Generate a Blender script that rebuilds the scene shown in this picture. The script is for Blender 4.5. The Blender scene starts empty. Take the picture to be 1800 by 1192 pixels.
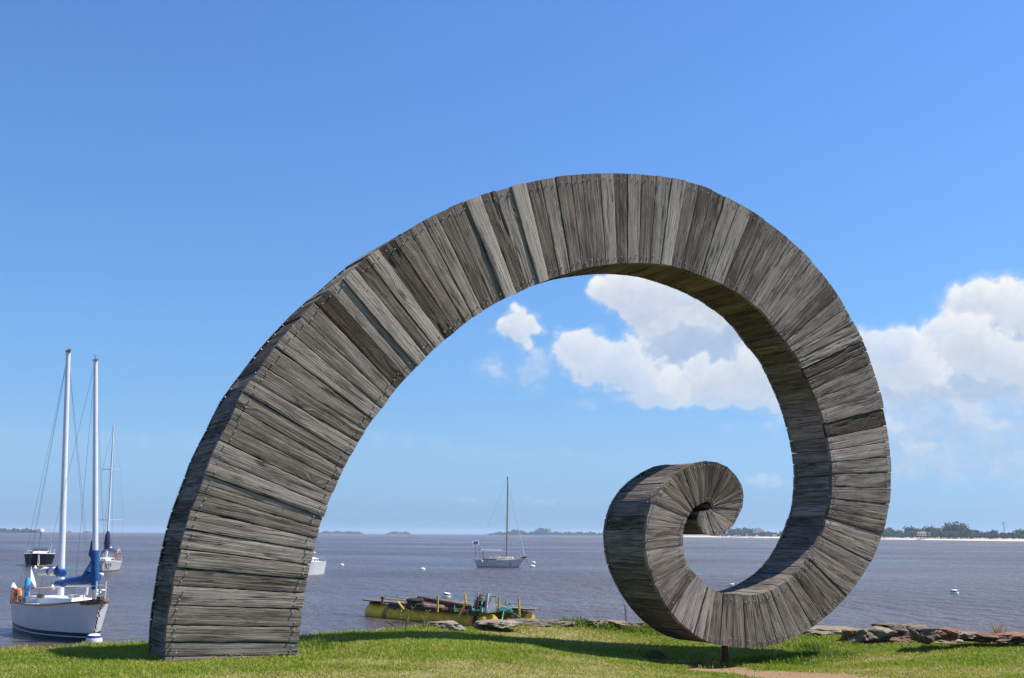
import bpy, bmesh, math, random
import numpy as np
from mathutils import Vector, Matrix

random.seed(7)
S = bpy.context.scene
COL = S.collection

# ------------------------------------------------------------------ camera
PW, PH = 1800.0, 1192.0          # size of the photograph the positions were read from
FPX = 1850.0                     # focal length in photograph pixels (about 37 mm)
CZ = 4.2                         # eye height above the river
PITCH = math.atan(342.7 / FPX)
ROLL = 0.0055
CAMROT = Matrix.Rotation(math.pi / 2 + PITCH, 3, 'X') @ Matrix.Rotation(ROLL, 3, 'Z')
EYE = Vector((0, 0, CZ))
cd = bpy.data.cameras.new('camera')
cd.sensor_fit = 'HORIZONTAL'
cd.sensor_width = 36.0
cd.lens = 36.0 * FPX / PW
cd.clip_start = 0.1
cd.clip_end = 40000
cam = bpy.data.objects.new('camera', cd)
COL.objects.link(cam)
cam.matrix_world = Matrix.Translation(EYE) @ CAMROT.to_4x4()
S.camera = cam

def ray(px, py):
    return CAMROT @ Vector(((px - PW / 2) / FPX, -(py - PH / 2) / FPX, -1.0))
def hit(px, py, z=0.0):          # where the line of sight meets a level z
    r = ray(px, py); return EYE + r * ((z - CZ) / r.z)
def at(px, py, Y):               # where the line of sight is Y metres ahead
    r = ray(px, py); return EYE + r * (Y / r.y)

# ------------------------------------------------------------------ exposure
S.view_settings.view_transform = 'Standard'
S.view_settings.look = 'None'
S.view_settings.gamma = 1.0
S.view_settings.use_curve_mapping = False
EXPO = 0.60                      # the photograph is exposed a little brighter than the nominal daylight
S.view_settings.exposure = EXPO
S.render.engine = 'CYCLES'
S.cycles.max_bounces = 6
S.cycles.diffuse_bounces = 3
S.cycles.glossy_bounces = 3
S.cycles.transmission_bounces = 3
S.cycles.volume_bounces = 1
S.cycles.transparent_max_bounces = 6
S.cycles.sample_clamp_indirect = 6.0
S.cycles.use_denoising = True
S.cycles.denoiser = 'OPENIMAGEDENOISE'
S.cycles.denoising_input_passes = 'RGB_ALBEDO_NORMAL'
S.cycles.denoising_prefilter = 'NONE'

# ------------------------------------------------------------------ sun
THETA = math.radians(31.0)       # the sculpture's face is turned by this much
U = Vector((math.cos(THETA), math.sin(THETA), 0))
N = Vector((math.sin(THETA), -math.cos(THETA), 0))
SUNV = (U * 0.57 + N * 0.24 + Vector((0, 0, 1))).normalized()
sl = bpy.data.lights.new('sun', 'SUN')
sl.energy = 5.0
sl.angle = math.radians(0.53)
sl.color = (1.0, 0.955, 0.88)
sun = bpy.data.objects.new('sun', sl)
COL.objects.link(sun)
sun.rotation_euler = SUNV.to_track_quat('Z', 'Y').to_euler()
sun.location = (0, 0, 60)

# ------------------------------------------------------------------ node helper
class NT:
    def __init__(self, tree):
        self.t = tree; self.t.nodes.clear()
    def n(self, kind, ins=None, **attrs):
        nd = self.t.nodes.new(kind)
        for k, v in attrs.items(): setattr(nd, k, v)
        for k, v in (ins or {}).items():
            sock = nd.inputs[k]
            if isinstance(v, bpy.types.NodeSocket): self.t.links.new(v, sock)
            elif isinstance(v, (tuple, list)) and len(v) == 3 and sock.type == 'RGBA': sock.default_value = (*v, 1)
            else: sock.default_value = v
        return nd
    def math(self, op, a, b=0.0, c=0.0, clamp=False):
        return self.n('ShaderNodeMath', {0: a, 1: b, 2: c}, operation=op, use_clamp=clamp).outputs[0]
    def vmath(self, op, a, b=(0, 0, 0)):
        return self.n('ShaderNodeVectorMath', {0: a, 1: b}, operation=op).outputs[0]
    def noise(self, vec, scale, detail=4.0, rough=0.55, dist=0.0, out='Fac'):
        return self.n('ShaderNodeTexNoise', {'Vector': vec, 'Scale': scale, 'Detail': detail, 'Roughness': rough, 'Distortion': dist}).outputs[out]
    def mix(self, f, a, b, blend='MIX'):
        nd = self.t.nodes.new('ShaderNodeMix'); nd.data_type = 'RGBA'; nd.blend_type = blend
        for i, v in ((0, f), (6, a), (7, b)):
            if isinstance(v, bpy.types.NodeSocket): self.t.links.new(v, nd.inputs[i])
            elif isinstance(v, (tuple, list)): nd.inputs[i].default_value = (*v[:3], 1)
            else: nd.inputs[i].default_value = v
        return nd.outputs[2]
    def ramp(self, f, stops, interp='LINEAR'):
        nd = self.n('ShaderNodeValToRGB', {0: f}); cr = nd.color_ramp; cr.interpolation = interp
        while len(cr.elements) < len(stops): cr.elements.new(0.5)
        for e, (p, c) in zip(cr.elements, stops):
            e.position = p; e.color = (*c, 1) if isinstance(c, (tuple, list)) else (c, c, c, 1)
        return nd.outputs[0]
    def mapr(self, v, a, b, c, d, kind='LINEAR'):
        return self.n('ShaderNodeMapRange', {0: v, 1: a, 2: b, 3: c, 4: d}, interpolation_type=kind).outputs[0]
    def link(self, a, b): self.t.links.new(a, b)

# ------------------------------------------------------------------ sky: Nishita, tinted by elevation (hazy summer blue)
SKY_STRENGTH = 0.1 / 2 ** EXPO
world = bpy.data.worlds.new('World')
S.world = world
world.use_nodes = True
def make_world():
    w = NT(world.node_tree)
    out = w.n('ShaderNodeOutputWorld')
    bg = w.n('ShaderNodeBackground', {'Strength': SKY_STRENGTH})
    w.link(bg.outputs[0], out.inputs[0])
    sky = w.n('ShaderNodeTexSky', sky_type='NISHITA')
    sky.sun_disc = False
    sky.sun_elevation = math.asin(SUNV.z)
    sky.sun_rotation = math.atan2(SUNV.x, SUNV.y)
    sky.altitude = 0; sky.air_density = 1.0; sky.dust_density = 0.3; sky.ozone_density = 3.0
    tc = w.n('ShaderNodeTexCoord')
    sx = w.n('ShaderNodeSeparateXYZ', {0: w.vmath('NORMALIZE', tc.outputs['Generated'])})
    el = w.math('MULTIPLY', w.math('ARCSINE', sx.outputs[2], clamp=True), 2 / math.pi)
    T = [(0.0, (.38, .70, 1.52)), (1.7, (.53, .83, 1.46)), (4.2, (.74, .99, 1.39)), (7.3, (.80, 1.10, 1.44)), (10.4, (.86, 1.22, 1.57)), (19.6, (.93, 1.34, 1.80)), (28.2, (.94, 1.37, 1.90)), (60.0, (.76, 1.05, 1.36))]
    tint = w.ramp(el, [(d / 90, tuple(c / 2 for c in col)) for d, col in T])
    tint = w.mix(1.0, tint, (2.0, 2.0, 2.0), 'MULTIPLY')
    w.link(w.mix(1.0, sky.outputs[0], tint, 'MULTIPLY'), bg.inputs['Color'])
make_world()
world.cycles.sampling_method = 'MANUAL'
world.cycles.sample_map_resolution = 512

# ------------------------------------------------------------------ array noise
def _h(ix, iy, seed):
    n = (ix.astype(np.int64) * 374761393 + iy.astype(np.int64) * 668265263 + seed * 1274126177) & 0xffffffff
    n = ((n ^ (n >> 13)) * 1274126177) & 0xffffffff
    return ((n ^ (n >> 16)) & 0xffffff).astype(np.float32) / np.float32(0xffffff)
def vnoise(x, y, seed=0):        # smooth value noise, 0..1
    x = np.asarray(x, np.float32); y = np.asarray(y, np.float32)
    ix = np.floor(x); iy = np.floor(y); fx = x - ix; fy = y - iy
    ux = fx * fx * fx * (fx * (fx * 6 - 15) + 10); uy = fy * fy * fy * (fy * (fy * 6 - 15) + 10)
    a = _h(ix, iy, seed); b = _h(ix + 1, iy, seed); c = _h(ix, iy + 1, seed); d = _h(ix + 1, iy + 1, seed)
    return a + (b - a) * ux + (c - a) * uy + (a - b - c + d) * ux * uy
def fbm(x, y, octv=5, seed=0, gain=0.5):
    s = 0; amp = 1.0; tot = 0; x = np.asarray(x, np.float32); y = np.asarray(y, np.float32)
    for i in range(octv):
        k = 2.03 ** i
        s = s + amp * vnoise(x * k * .96 + y * k * .28 + 7.3 * i, y * k * .96 - x * k * .28 + 3.1 * i, seed + i); tot += amp; amp *= gain
    return s / tot
def worley(x, y, seed=0):        # distance to the nearest scattered point
    x = np.asarray(x, np.float32); y = np.asarray(y, np.float32)
    ix = np.floor(x); iy = np.floor(y); best = np.full(x.shape, 9.0, np.float32)
    for dx in (-1, 0, 1):
        for dy in (-1, 0, 1):
            cx = ix + dx; cy = iy + dy
            px = cx + _h(cx, cy, seed); py = cy + _h(cx, cy, seed + 57)
            best = np.minimum(best, (px - x) ** 2 + (py - y) ** 2)
    return np.sqrt(best)

# ------------------------------------------------------------------ mesh helpers
def new_mesh(name, co, faces_flat, sizes, mats=(), smooth=True):
    me = bpy.data.meshes.new(name)
    co = np.asarray(co, np.float32).reshape(-1, 3); faces_flat = np.asarray(faces_flat, np.int32).ravel(); sizes = np.asarray(sizes, np.int32)
    me.vertices.add(len(co)); me.vertices.foreach_set('co', co.ravel())
    me.loops.add(len(faces_flat)); me.loops.foreach_set('vertex_index', faces_flat)
    me.polygons.add(len(sizes)); st = np.zeros(len(sizes), np.int32); st[1:] = np.cumsum(sizes)[:-1]
    me.polygons.foreach_set('loop_start', st)
    me.polygons.foreach_set('use_smooth', np.full(len(sizes), smooth, bool))
    for m in mats: me.materials.append(m)
    me.update(calc_edges=True)
    return me
def add_attr(me, name, kind, data, domain='POINT'):
    a = me.attributes.new(name, kind, domain)
    a.data.foreach_set('color' if 'COLOR' in kind else 'value' if kind == 'FLOAT' else 'vector', np.asarray(data, np.float32).ravel())
def link(name, me, parent=None, loc=None):
    o = bpy.data.objects.new(name, me); COL.objects.link(o)
    if parent: o.parent = parent
    if loc is not None: o.location = loc
    return o
def newmat(name):
    m = bpy.data.materials.new(name); m.use_nodes = True
    return m, NT(m.node_tree)

# ------------------------------------------------------------------ cumulus on a shell far outside the haze
def make_clouds():
    # layers from back to front: (how strongly lit, how deep the shade, blobs (x, y, half-width, half-height), weight)
    L = []
    def add(bright, deep, lst, w=1.0, direct=False):
        bl = []
        for x, y, rx, ry in lst:
            if direct: bl.append((x, y, rx, ry, w)); continue
            d = ray(x, y).normalized()
            bl.append((math.atan2(d.x, d.y) * 1850, math.asin(d.z) * 1850, rx, ry, w))
        L.append((bright, deep, np.array(bl, np.float32)))
    rg = random.Random(3)
    rest = []
    for i in range(14):           # the same fair-weather sky goes on round the horizon
        a = rg.uniform(1300, 10300); y = rg.uniform(170, 560); r = rg.uniform(.7, 1.5)
        a = a if a < 5800 else a - 11623
        for k in range(7):
            rest.append((a + rg.uniform(-190, 190) * r, y + rg.uniform(-40, 45) * r, rg.uniform(50, 110) * r, rg.uniform(34, 60) * r))
    add(1.0, 1.0, rest, 1.0, True)
    add(.95, .9, [(160, 774, 240, 16), (440, 780, 220, 12), (700, 778, 140, 10), (60, 796, 160, 10), (900, 800, 200, 10)], .40)
    add(.9, .8, [(820, 882, 30, 7), (1010, 880, 60, 10), (940, 878, 40, 7), (314, 761, 24, 5), (1290, 752, 36, 12), (1022, 712, 34, 11), (1370, 760, 40, 26)], .55)
    add(.62, .9, [(1215, 610, 95, 70), (1290, 640, 110, 60), (1270, 600, 110, 70), (1340, 600, 90, 70), (1420, 640, 90, 70)])
    add(.95, .7, [(1085, 508, 50, 34), (1050, 500, 28, 16), (1140, 508, 60, 36), (1215, 512, 90, 44), (1125, 552, 36, 34), (1150, 566, 44, 34), (1180, 545, 60, 30), (1250, 545, 60, 36), (1310, 545, 60, 36)])
    add(1.0, .55, [(1000, 610, 34, 26), (1038, 604, 38, 30), (1092, 614, 42, 34), (1060, 645, 56, 32), (1115, 655, 60, 38), (1165, 675, 72, 34), (1150, 692, 70, 20)])
    add(1.0, .55, [(1215, 676, 52, 30), (1232, 645, 22, 22), (1275, 672, 60, 36), (1340, 660, 70, 44), (1290, 696, 110, 20), (1400, 700, 90, 30), (1440, 655, 80, 60)])
    add(.97, .8, [(922, 566, 32, 26), (905, 586, 36, 20), (946, 572, 20, 18), (915, 606, 26, 16)], .9)
    add(.85, .8, [(872, 644, 42, 20), (938, 660, 30, 32), (1000, 650, 46, 28), (955, 630, 40, 20)], .58)
    add(.60, .9, [(1690, 716, 140, 40), (1590, 765, 120, 46), (1720, 770, 150, 56), (1800, 745, 100, 70), (1640, 815, 110, 30), (1770, 815, 120, 36), (1560, 712, 80, 44), (1900, 780, 160, 60)], .72)
    add(.86, .8, [(1700, 780, 240, 90), (1620, 730, 120, 70), (1820, 800, 160, 80)], .56)
    add(.9, .8, [(1660, 700, 50, 22), (1560, 752, 50, 22), (1640, 795, 36, 16), (1740, 738, 40, 14), (1690, 716, 40, 18), (1620, 790, 30, 12)], .72)
    add(.68, .9, [(1760, 560, 80, 60), (1850, 585, 90, 55), (1740, 640, 110, 50), (1640, 670, 90, 34), (1560, 672, 90, 34), (1830, 650, 90, 50)])
    add(1.0, .6, [(1708, 512, 26, 24), (1726, 526, 30, 28), (1700, 550, 28, 44), (1780, 526, 46, 22), (1850, 545, 80, 40), (1970, 600, 130, 70)])
    add(1.0, .55, [(1664, 598, 42, 40), (1705, 604, 50, 42), (1745, 632, 60, 30), (1790, 645, 70, 36), (1690, 630, 70, 30), (1870, 640, 90, 60), (2060, 640, 170, 70)])
    add(1.0, .6, [(1570, 606, 48, 28), (1535, 630, 50, 42), (1606, 634, 40, 32), (1480, 650, 70, 50), (1585, 655, 70, 24)])
    add(.98, .7, [(1342, 843, 36, 11), (1324, 838, 14, 10)], .7)
    def dens(x, y, octv, B, sd):
        w1x = (fbm(x * .012, y * .012, 3, 11 + sd) - .5) * 46; w1y = (fbm(x * .012, y * .012, 3, 21 + sd) - .5) * 40
        w2x = (vnoise(x * .06, y * .06, 31) - .5) * 12; w2y = (vnoise(x * .06, y * .06, 41) - .5) * 12
        qx = x + w1x + w2x; qy = y + w1y + w2y
        acc = np.zeros_like(x)
        for bx, by, rx, ry, w in B:
            s = np.where((np.abs(qx - bx) < rx * 1.7) & (np.abs(qy - by) < ry * 1.7))[0]
            if len(s) == 0: continue
            r2 = ((qx[s] - bx) / (rx * 1.45)) ** 2 + ((qy[s] - by) / (ry * 1.45)) ** 2
            v = w * np.clip(1 - r2, 0, 1)
            acc[s] = np.maximum(acc[s], v) + .25 * np.minimum(acc[s], v)
        puff = 1 - (.62 * worley(qx * .026, qy * .03, 5) + .38 * worley(x * .066, y * .07, 6))
        puff2 = worley(x * .14, y * .14, 8)
        n = fbm(x * .03, y * .034, octv, 51, .55)
        d = acc * 1.0 + (puff - .58) * .42 + (n - .5) * .55 - puff2 * .10 - worley(x * .33, y * .33, 9) * .045
        return np.where(acc > 0, d * np.clip(acc * 7, 0, 1), 0), puff + (n - .5) * .7
    azl = np.concatenate([np.arange(-180, -29, 2.0), np.arange(-29, 31, .058), np.arange(31, 180.1, 2.0)])
    ell = np.concatenate([np.arange(-.3, 17.5, .054), np.arange(17.5, 34, .5), np.arange(34, 91, 4.0)])
    AZ, EL = np.meshgrid(azl, ell); shp = AZ.shape
    x = (np.radians(AZ) * 1850).astype(np.float32).ravel(); y = (np.radians(EL) * 1850).astype(np.float32).ravel()
    C = np.zeros((len(x), 3), np.float32); A = np.zeros_like(x)
    hz = np.clip((y - 60) / 420, 0, 1)
    for li, (bright, deep, B) in enumerate(L):
        near = np.zeros(len(x), bool)
        for bx, by, rx, ry, w in B: near |= (np.abs(x - bx) < rx * 1.7 + 50) & (np.abs(y - by) < ry * 1.7 + 46)
        s_ = np.where(near)[0]
        D, tex = dens(x[s_], y[s_], 6, B, li)
        k_ = D > .05; s_ = s_[k_]; D = D[k_]; tex = tex[k_]
        od = np.zeros_like(D)
        for k, st in enumerate((6, 14, 26, 44)):        # light from the upper right, marched through the mass
            dd, _ = dens(x[s_] + st * .5, y[s_] + st * .86, 4 if k < 2 else 3, B, li)
            od += np.clip(dd - .25, 0, 1.3) * (6, 8, 12, 18)[k]
        T = np.exp(-od * .034)
        wmax = float(B[:, 4].max())
        a = np.clip((D - .30) / (.44 if wmax > .8 else .5), 0, 1); a = np.maximum(a * a * (3 - 2 * a), .16 * np.clip((D - .06) / .34, 0, 1)) * (.55 + .42 * hz[s_])
        wmax = float(B[:, 4].max())
        if wmax < .8: a *= .8 * wmax + .1
        sh = np.clip((1 - deep * (1 - T) * .95) + (tex - .5) * .34 * deep, 0, 1.06) * bright
        lo = np.array([.36, .45, .64]); hi = np.array([.985, .98, .97])
        c = lo + (hi - lo) * sh[:, None]
        m_ = (.45 * (1 - hz[s_]))[:, None]
        c = c * (1 - m_) + np.array([.37, .56, .81]) * m_
        C[s_] = (C[s_] * (A[s_] * (1 - a))[:, None] + c * a[:, None]) / np.maximum(A[s_] * (1 - a) + a, 1e-5)[:, None]
        A[s_] = A[s_] * (1 - a) + a
    c, alpha = C, A
    R = 30000.0
    co = np.stack([R * np.cos(np.radians(EL)) * np.sin(np.radians(AZ)), R * np.cos(np.radians(EL)) * np.cos(np.radians(AZ)), R * np.sin(np.radians(EL))], -1).reshape(-1, 3)
    nr, nc = shp
    i = np.arange(nr - 1)[:, None] * nc + np.arange(nc - 1)[None, :]
    q = np.stack([i, i + nc, i + nc + 1, i + 1], -1).reshape(-1, 4)
    keep = (alpha[q].max(1) > .002)            # only where there is cloud
    q = q[keep]
    used = np.unique(q); remap = np.zeros(len(co), np.int64); remap[used] = np.arange(len(used))
    m, t = newmat('cloud_vapour')
    out = t.n('ShaderNodeOutputMaterial'); at_ = t.n('ShaderNodeAttribute', attribute_name='vapour')
    em = t.n('ShaderNodeEmission', {'Color': at_.outputs['Color'], 'Strength': 1.0 / 2 ** EXPO}); tr = t.n('ShaderNodeBsdfTransparent')
    mx = t.n('ShaderNodeMixShader', {0: at_.outputs['Alpha'], 1: tr.outputs[0], 2: em.outputs[0]})
    t.link(mx.outputs[0], out.inputs[0])
    m.cycles.emission_sampling = 'NONE'
    me = new_mesh('clouds', co[used], remap[q], np.full(len(q), 4), [m])
    add_attr(me, 'vapour', 'FLOAT_COLOR', np.concatenate([c[used], alpha[used, None]], 1))
    o = link('clouds', me); o['kind'] = 'stuff'; o['label'] = 'white cumulus clouds low over the river'
    return o
make_clouds()

# ------------------------------------------------------------------ materials
def pbr(t, color, rough=0.7, metal=0.0, normal=None, spec=0.5, **kw):
    out = t.n('ShaderNodeOutputMaterial')
    ins = {'Base Color': color, 'Roughness': rough, 'Metallic': metal, 'Specular IOR Level': spec}
    if normal is not None: ins['Normal'] = normal
    ins.update(kw)
    b = t.n('ShaderNodeBsdfPrincipled', ins)
    t.link(b.outputs[0], out.inputs[0])
    return b
def coords(t, kind='Object'): return t.n('ShaderNodeTexCoord').outputs[kind]
def oattr(t, name): return t.n('ShaderNodeAttribute', attribute_name=name, attribute_type='OBJECT').outputs['Fac']
def bump(t, h, strength=0.5, dist=0.02): return t.n('ShaderNodeBump', {'Height': h, 'Strength': strength, 'Distance': dist}).outputs[0]
_cache = {}
def paint(name, col, rough=0.5, metal=0.0, var=0.12, scale=6.0, dirt=None, dirt_amt=0.0, bmp=0.0):
    """painted or bare surface with mottling and an optional patchy second colour (rust, grime)"""
    if name in _cache: return _cache[name]
    m, t = newmat(name)
    c = coords(t)
    n = t.noise(c, scale, 5, 0.6)
    d = tuple(v * (1 - var * 1.6) for v in col); l = tuple(min(1, v * (1 + var)) for v in col)
    color = t.mix(t.mapr(n, .3, .7, 0, 1), d, l)
    if dirt:
        n2 = t.noise(c, scale * .7, 7, 0.65, .4)
        color = t.mix(t.mapr(n2, .62 - dirt_amt * .35, .68 - dirt_amt * .2, 0, 1, 'SMOOTHSTEP'), color, dirt)
    pbr(t, color, rough, metal, bump(t, n, bmp, .01) if bmp else None)
    _cache[name] = m
    return m

def make_wood():
    m, t = newmat('weathered_hardwood')
    uv = t.n('ShaderNodeUVMap', uv_map='UVMap').outputs[0]
    tone = oattr(t, 'tone'); olive = oattr(t, 'olive'); brown = oattr(t, 'brown')
    wob = t.n('ShaderNodeTexNoise', {'Vector': t.vmath('MULTIPLY', uv, (1.3, 3.0, 1)), 'Scale': 1.0, 'Detail': 3.0}).outputs['Color']
    wob = t.vmath('MULTIPLY', t.vmath('SUBTRACT', wob, (.5, .5, .5)), (0.0, 0.045, 0.0))
    # a few knots bend the grain round them
    kn = t.n('ShaderNodeTexVoronoi', {'Vector': t.vmath('MULTIPLY', uv, (.9, 2.6, 1)), 'Scale': 1.0}, feature='F1')
    kd = t.mapr(kn.outputs['Distance'], 0.0, 0.30, 1.0, 0.0, 'SMOOTHSTEP')
    guv = t.vmath('ADD', uv, wob)
    kvec = t.n('ShaderNodeCombineXYZ', {0: 0.0, 1: t.math('MULTIPLY', kd, 0.075), 2: 0.0}).outputs[0]
    guv = t.vmath('ADD', guv, kvec)
    g1 = t.noise(t.vmath('MULTIPLY', guv, (1.0, 46, 1)), 1.0, 6, .66)
    g2 = t.noise(t.vmath('MULTIPLY', guv, (3.0, 150, 1)), 1.0, 4, .6)
    g3 = t.noise(t.vmath('MULTIPLY', guv, (.5, 15, 1)), 1.0, 5, .6)
    cr = t.math('ABSOLUTE', t.math('SUBTRACT', t.noise(t.vmath('MULTIPLY', guv, (.38, 20, 1)), 1.0, 4, .5), .5))
    crack = t.mapr(cr, 0.0, .030, 1.0, 0.0, 'SMOOTHSTEP')
    cmask = t.mapr(t.noise(t.vmath('MULTIPLY', uv, (.9, 6, 1)), 1.0, 2), .46, .54, 0, 1, 'SMOOTHSTEP')
    crack = t.math('MULTIPLY', crack, cmask)
    hole = t.mapr(t.n('ShaderNodeTexVoronoi', {'Vector': t.vmath('MULTIPLY', uv, (2.6, 3.6, 1)), 'Scale': 1.0}).outputs['Distance'], .022, .045, 1.0, 0.0, 'SMOOTHSTEP')
    grain = t.math('ADD', t.math('MULTIPLY', g1, .55), t.math('ADD', t.math('MULTIPLY', g2, .30), t.math('MULTIPLY', g3, .35)))
    blotch = t.noise(t.vmath('MULTIPLY', uv, (1.6, 4.0, 1)), 1.0, 6, .62)
    v = t.math('ADD', t.math('MULTIPLY', t.mapr(grain, .46, .74, 0, 1), .58), t.math('MULTIPLY', t.mapr(blotch, .3, .7, 0, 1), .22))
    v = t.math('ADD', v, t.math('MULTIPLY', t.math('SUBTRACT', tone, .455), .98), clamp=True)
    col = t.ramp(v, [(0.0, (0.0425, 0.03225, 0.02517)), (.22, (0.1294, 0.1032, 0.08131)), (.5, (0.2772, 0.2322, 0.1956)), (.8, (0.3927, 0.3335, 0.2856)), (1.0, (0.499, 0.4312, 0.3775))])
    bm = t.mapr(t.noise(t.vmath('MULTIPLY', uv, (.9, 2.0, 1)), 1.0, 4), .35, .6, .25, 1)
    col = t.mix(t.math('MULTIPLY', brown, bm), col, t.mix(v, (.05, .031, .02), (.22, .15, .105)))
    mm = t.mapr(t.noise(t.vmath('MULTIPLY', uv, (1.4, 5, 1)), 1.3, 5), .38, .62, .35, 1)
    col = t.mix(t.math('MULTIPLY', olive, mm), col, t.mix(v, (.06, .05, .010), (.26, .225, .05)))
    ly = t.mapr(t.noise(t.vmath('MULTIPLY', uv, (5, 5, 1)), 1.0, 6, .7), .70, .76, 0, .5, 'SMOOTHSTEP')
    col = t.mix(t.math('MULTIPLY', ly, .5), col, (.24, .25, .12))
    ksel = t.math('GREATER_THAN', t.n('ShaderNodeSeparateColor', {0: kn.outputs['Color']}).outputs[0], .55)
    knot = t.math('MULTIPLY', t.mapr(t.math('ADD', kn.outputs['Distance'], t.math('MULTIPLY', t.math('SUBTRACT', g1, .5), .10)), .05, .13, 1.0, 0.0, 'SMOOTHSTEP'), ksel)
    col = t.mix(t.math('MULTIPLY', knot, .75), col, (.05, .036, .027))
    rs = t.math('MULTIPLY', t.mapr(t.noise(t.vmath('MULTIPLY', uv, (2.2, 7, 1)), 1.0, 5, .65), .60, .68, 0, 1, 'SMOOTHSTEP'), t.mapr(g1, .4, .6, .3, 1))
    col = t.mix(t.math('MULTIPLY', rs, .55), col, t.mix(v, (.045, .026, .016), (.17, .105, .068)))
    stn = t.mapr(t.noise(t.vmath('ADD', t.vmath('MULTIPLY', uv, (1.1, 3.2, 1)), (31.0, 17.0, 0.0)), 1.0, 7, .66, .6), .52, .68, 0, 1, 'SMOOTHSTEP')
    col = t.mix(t.math('MULTIPLY', stn, .55), col, t.mix(v, (.024, .020, .016), (.12, .102, .082)))
    pale = t.mapr(t.noise(t.vmath('ADD', t.vmath('MULTIPLY', uv, (.9, 4.5, 1)), (7.0, 53.0, 0.0)), 1.0, 6, .62), .56, .70, 0, 1, 'SMOOTHSTEP')
    col = t.mix(t.math('MULTIPLY', pale, .45), col, t.mix(v, (.20, .185, .165), (.50, .465, .42)))
    dark = t.math('MAXIMUM', crack, hole)
    col = t.mix(t.math('MULTIPLY', dark, .9), col, (.012, .010, .008))
    h = t.math('ADD', t.math('MULTIPLY', g1, .9), t.math('ADD', t.math('MULTIPLY', g2, .35), t.math('MULTIPLY', g3, .9)))
    h = t.math('SUBTRACT', h, t.math('MULTIPLY', dark, .5))
    pbr(t, col, .88, 0, bump(t, h, .95, .020), spec=.22)
    return m
WOOD = make_wood()
DARKCORE = paint('dark_timber_core', (.03, .026, .022), .95, var=.3)
BOLT = paint('galvanised_bolt', (.42, .40, .37), .5, .2, .4, 30)
RUST = paint('rusted_iron', (.13, .055, .032), .9, .1, .35, 8, (.075, .035, .025), .5, .4)

# ------------------------------------------------------------------ ground sheet
# heights read from the photograph: (x, y, distance ahead)
GROUND_AT = [(290, 1163, 13.48), (522, 1156, 14.2), (1275, 1158, 19.4), (1430, 1152, 20.4), (1050, 1153, 18.3), (980, 1146, 17.6), (0, 1192, 11.2), (450, 1192, 11.5), (900, 1192, 12.6), (1300, 1192, 15.2), (1800, 1192, 14.6),
             (900, 1140, 16.0), (1150, 1159, 18.5), (1800, 1150, 18.0)]
CREST_AT = [(-500, 1150, 14.6), (-120, 1147, 14.6), (0, 1143, 14.8), (120, 1138, 15.2), (250, 1133.5, 16.0), (400, 1124, 16.8), (530, 1119, 17.4), (660, 1110, 18.4), (780, 1104, 19.4), (900, 1099.5, 20.6),
            (1000, 1099, 21.6), (1150, 1101, 22.6), (1300, 1104, 23.6), (1450, 1108, 23.4), (1560, 1120, 21.8), (1660, 1124, 21.4), (1800, 1123, 21.6), (2000, 1122, 22.0), (2500, 1122, 23.0)]
_gp = [at(*p) for p in GROUND_AT + CREST_AT] + [Vector(p) for p in ((-14, 4, 2.7), (0, 4, 2.62), (14, 4, 2.45), (-20, -20, 2.9), (20, -20, 2.7), (0, -8, 2.7), (-6, 9, 2.63), (5, 9.5, 2.45))]
_px = np.array([(p.x, p.y) for p in _gp]); _pz = np.array([p.z for p in _gp])
def _tps(r2): return np.where(r2 > 1e-9, r2 * np.log(np.maximum(r2, 1e-9)), 0)
_n = len(_px)
_A = np.zeros((_n + 3, _n + 3)); _d2 = ((_px[:, None] - _px[None]) ** 2).sum(-1)
_A[:_n, :_n] = _tps(_d2) + np.eye(_n) * 0.4
_A[:_n, _n] = 1; _A[:_n, _n + 1:] = _px; _A[_n:, :_n] = _A[:_n, _n:].T
_w = np.linalg.solve(_A, np.concatenate([_pz, [0, 0, 0]]))
_cr = [at(*p) for p in CREST_AT]
_ct = np.array([math.atan2(p.x, p.y) for p in _cr]); _crr = np.array([math.hypot(p.x, p.y) for p in _cr])
def crest_gap(x, y):             # metres short of (+) or past (-) the grass edge, along the view
    a = np.arctan2(x, np.maximum(y, .01)); r = np.hypot(x, y)
    e = np.interp(a, _ct, _crr) + (fbm(np.degrees(a) * .9, a * 0, 4, 77) - .5) * .7
    return np.where(y > 0, e - r, np.hypot(x * .2, y) + 12)
def ground_z(x, y):
    x = np.asarray(x, float); y = np.asarray(y, float); s = x.shape
    X = np.clip(x, -22, 22).ravel(); Y = np.clip(y, -22, 30).ravel()
    z = np.zeros(len(X))
    for i in range(0, len(X), 20000):
        d2 = (X[i:i + 20000, None] - _px[:, 0]) ** 2 + (Y[i:i + 20000, None] - _px[:, 1]) ** 2
        z[i:i + 20000] = _tps(d2) @ _w[:_n]
    z = (z + _w[_n] + X * _w[_n + 1] + Y * _w[_n + 2]).reshape(s)
    g = crest_gap(x, y)
    z = np.clip(z, 1.6, 3.2) + (fbm(x * .8, y * .8, 3, 5) - .5) * .05
    past = np.clip(-g, 0, None)
    drop = np.where(past < .5, past * past * .5, .125 + (past - .5) * .75)
    z = z - np.clip(drop, 0, 4.5) + np.where(past > .3, (fbm(x * 1.6, y * 1.6, 4, 9) - .62) * .4, 0)
    return z
def gz(x, y): return float(ground_z(np.array([x]), np.array([y]))[0])
def gpoint(px, py):              # where the line of sight meets the ground sheet
    r = ray(px, py); lo, hi = 6.0, 40.0
    for Y in np.arange(8, 40, .1):
        p = EYE + r * (Y / r.y)
        if p.z < gz(p.x, p.y): return Vector((p.x, p.y, gz(p.x, p.y)))
    return EYE + r * (20 / r.y)

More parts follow.
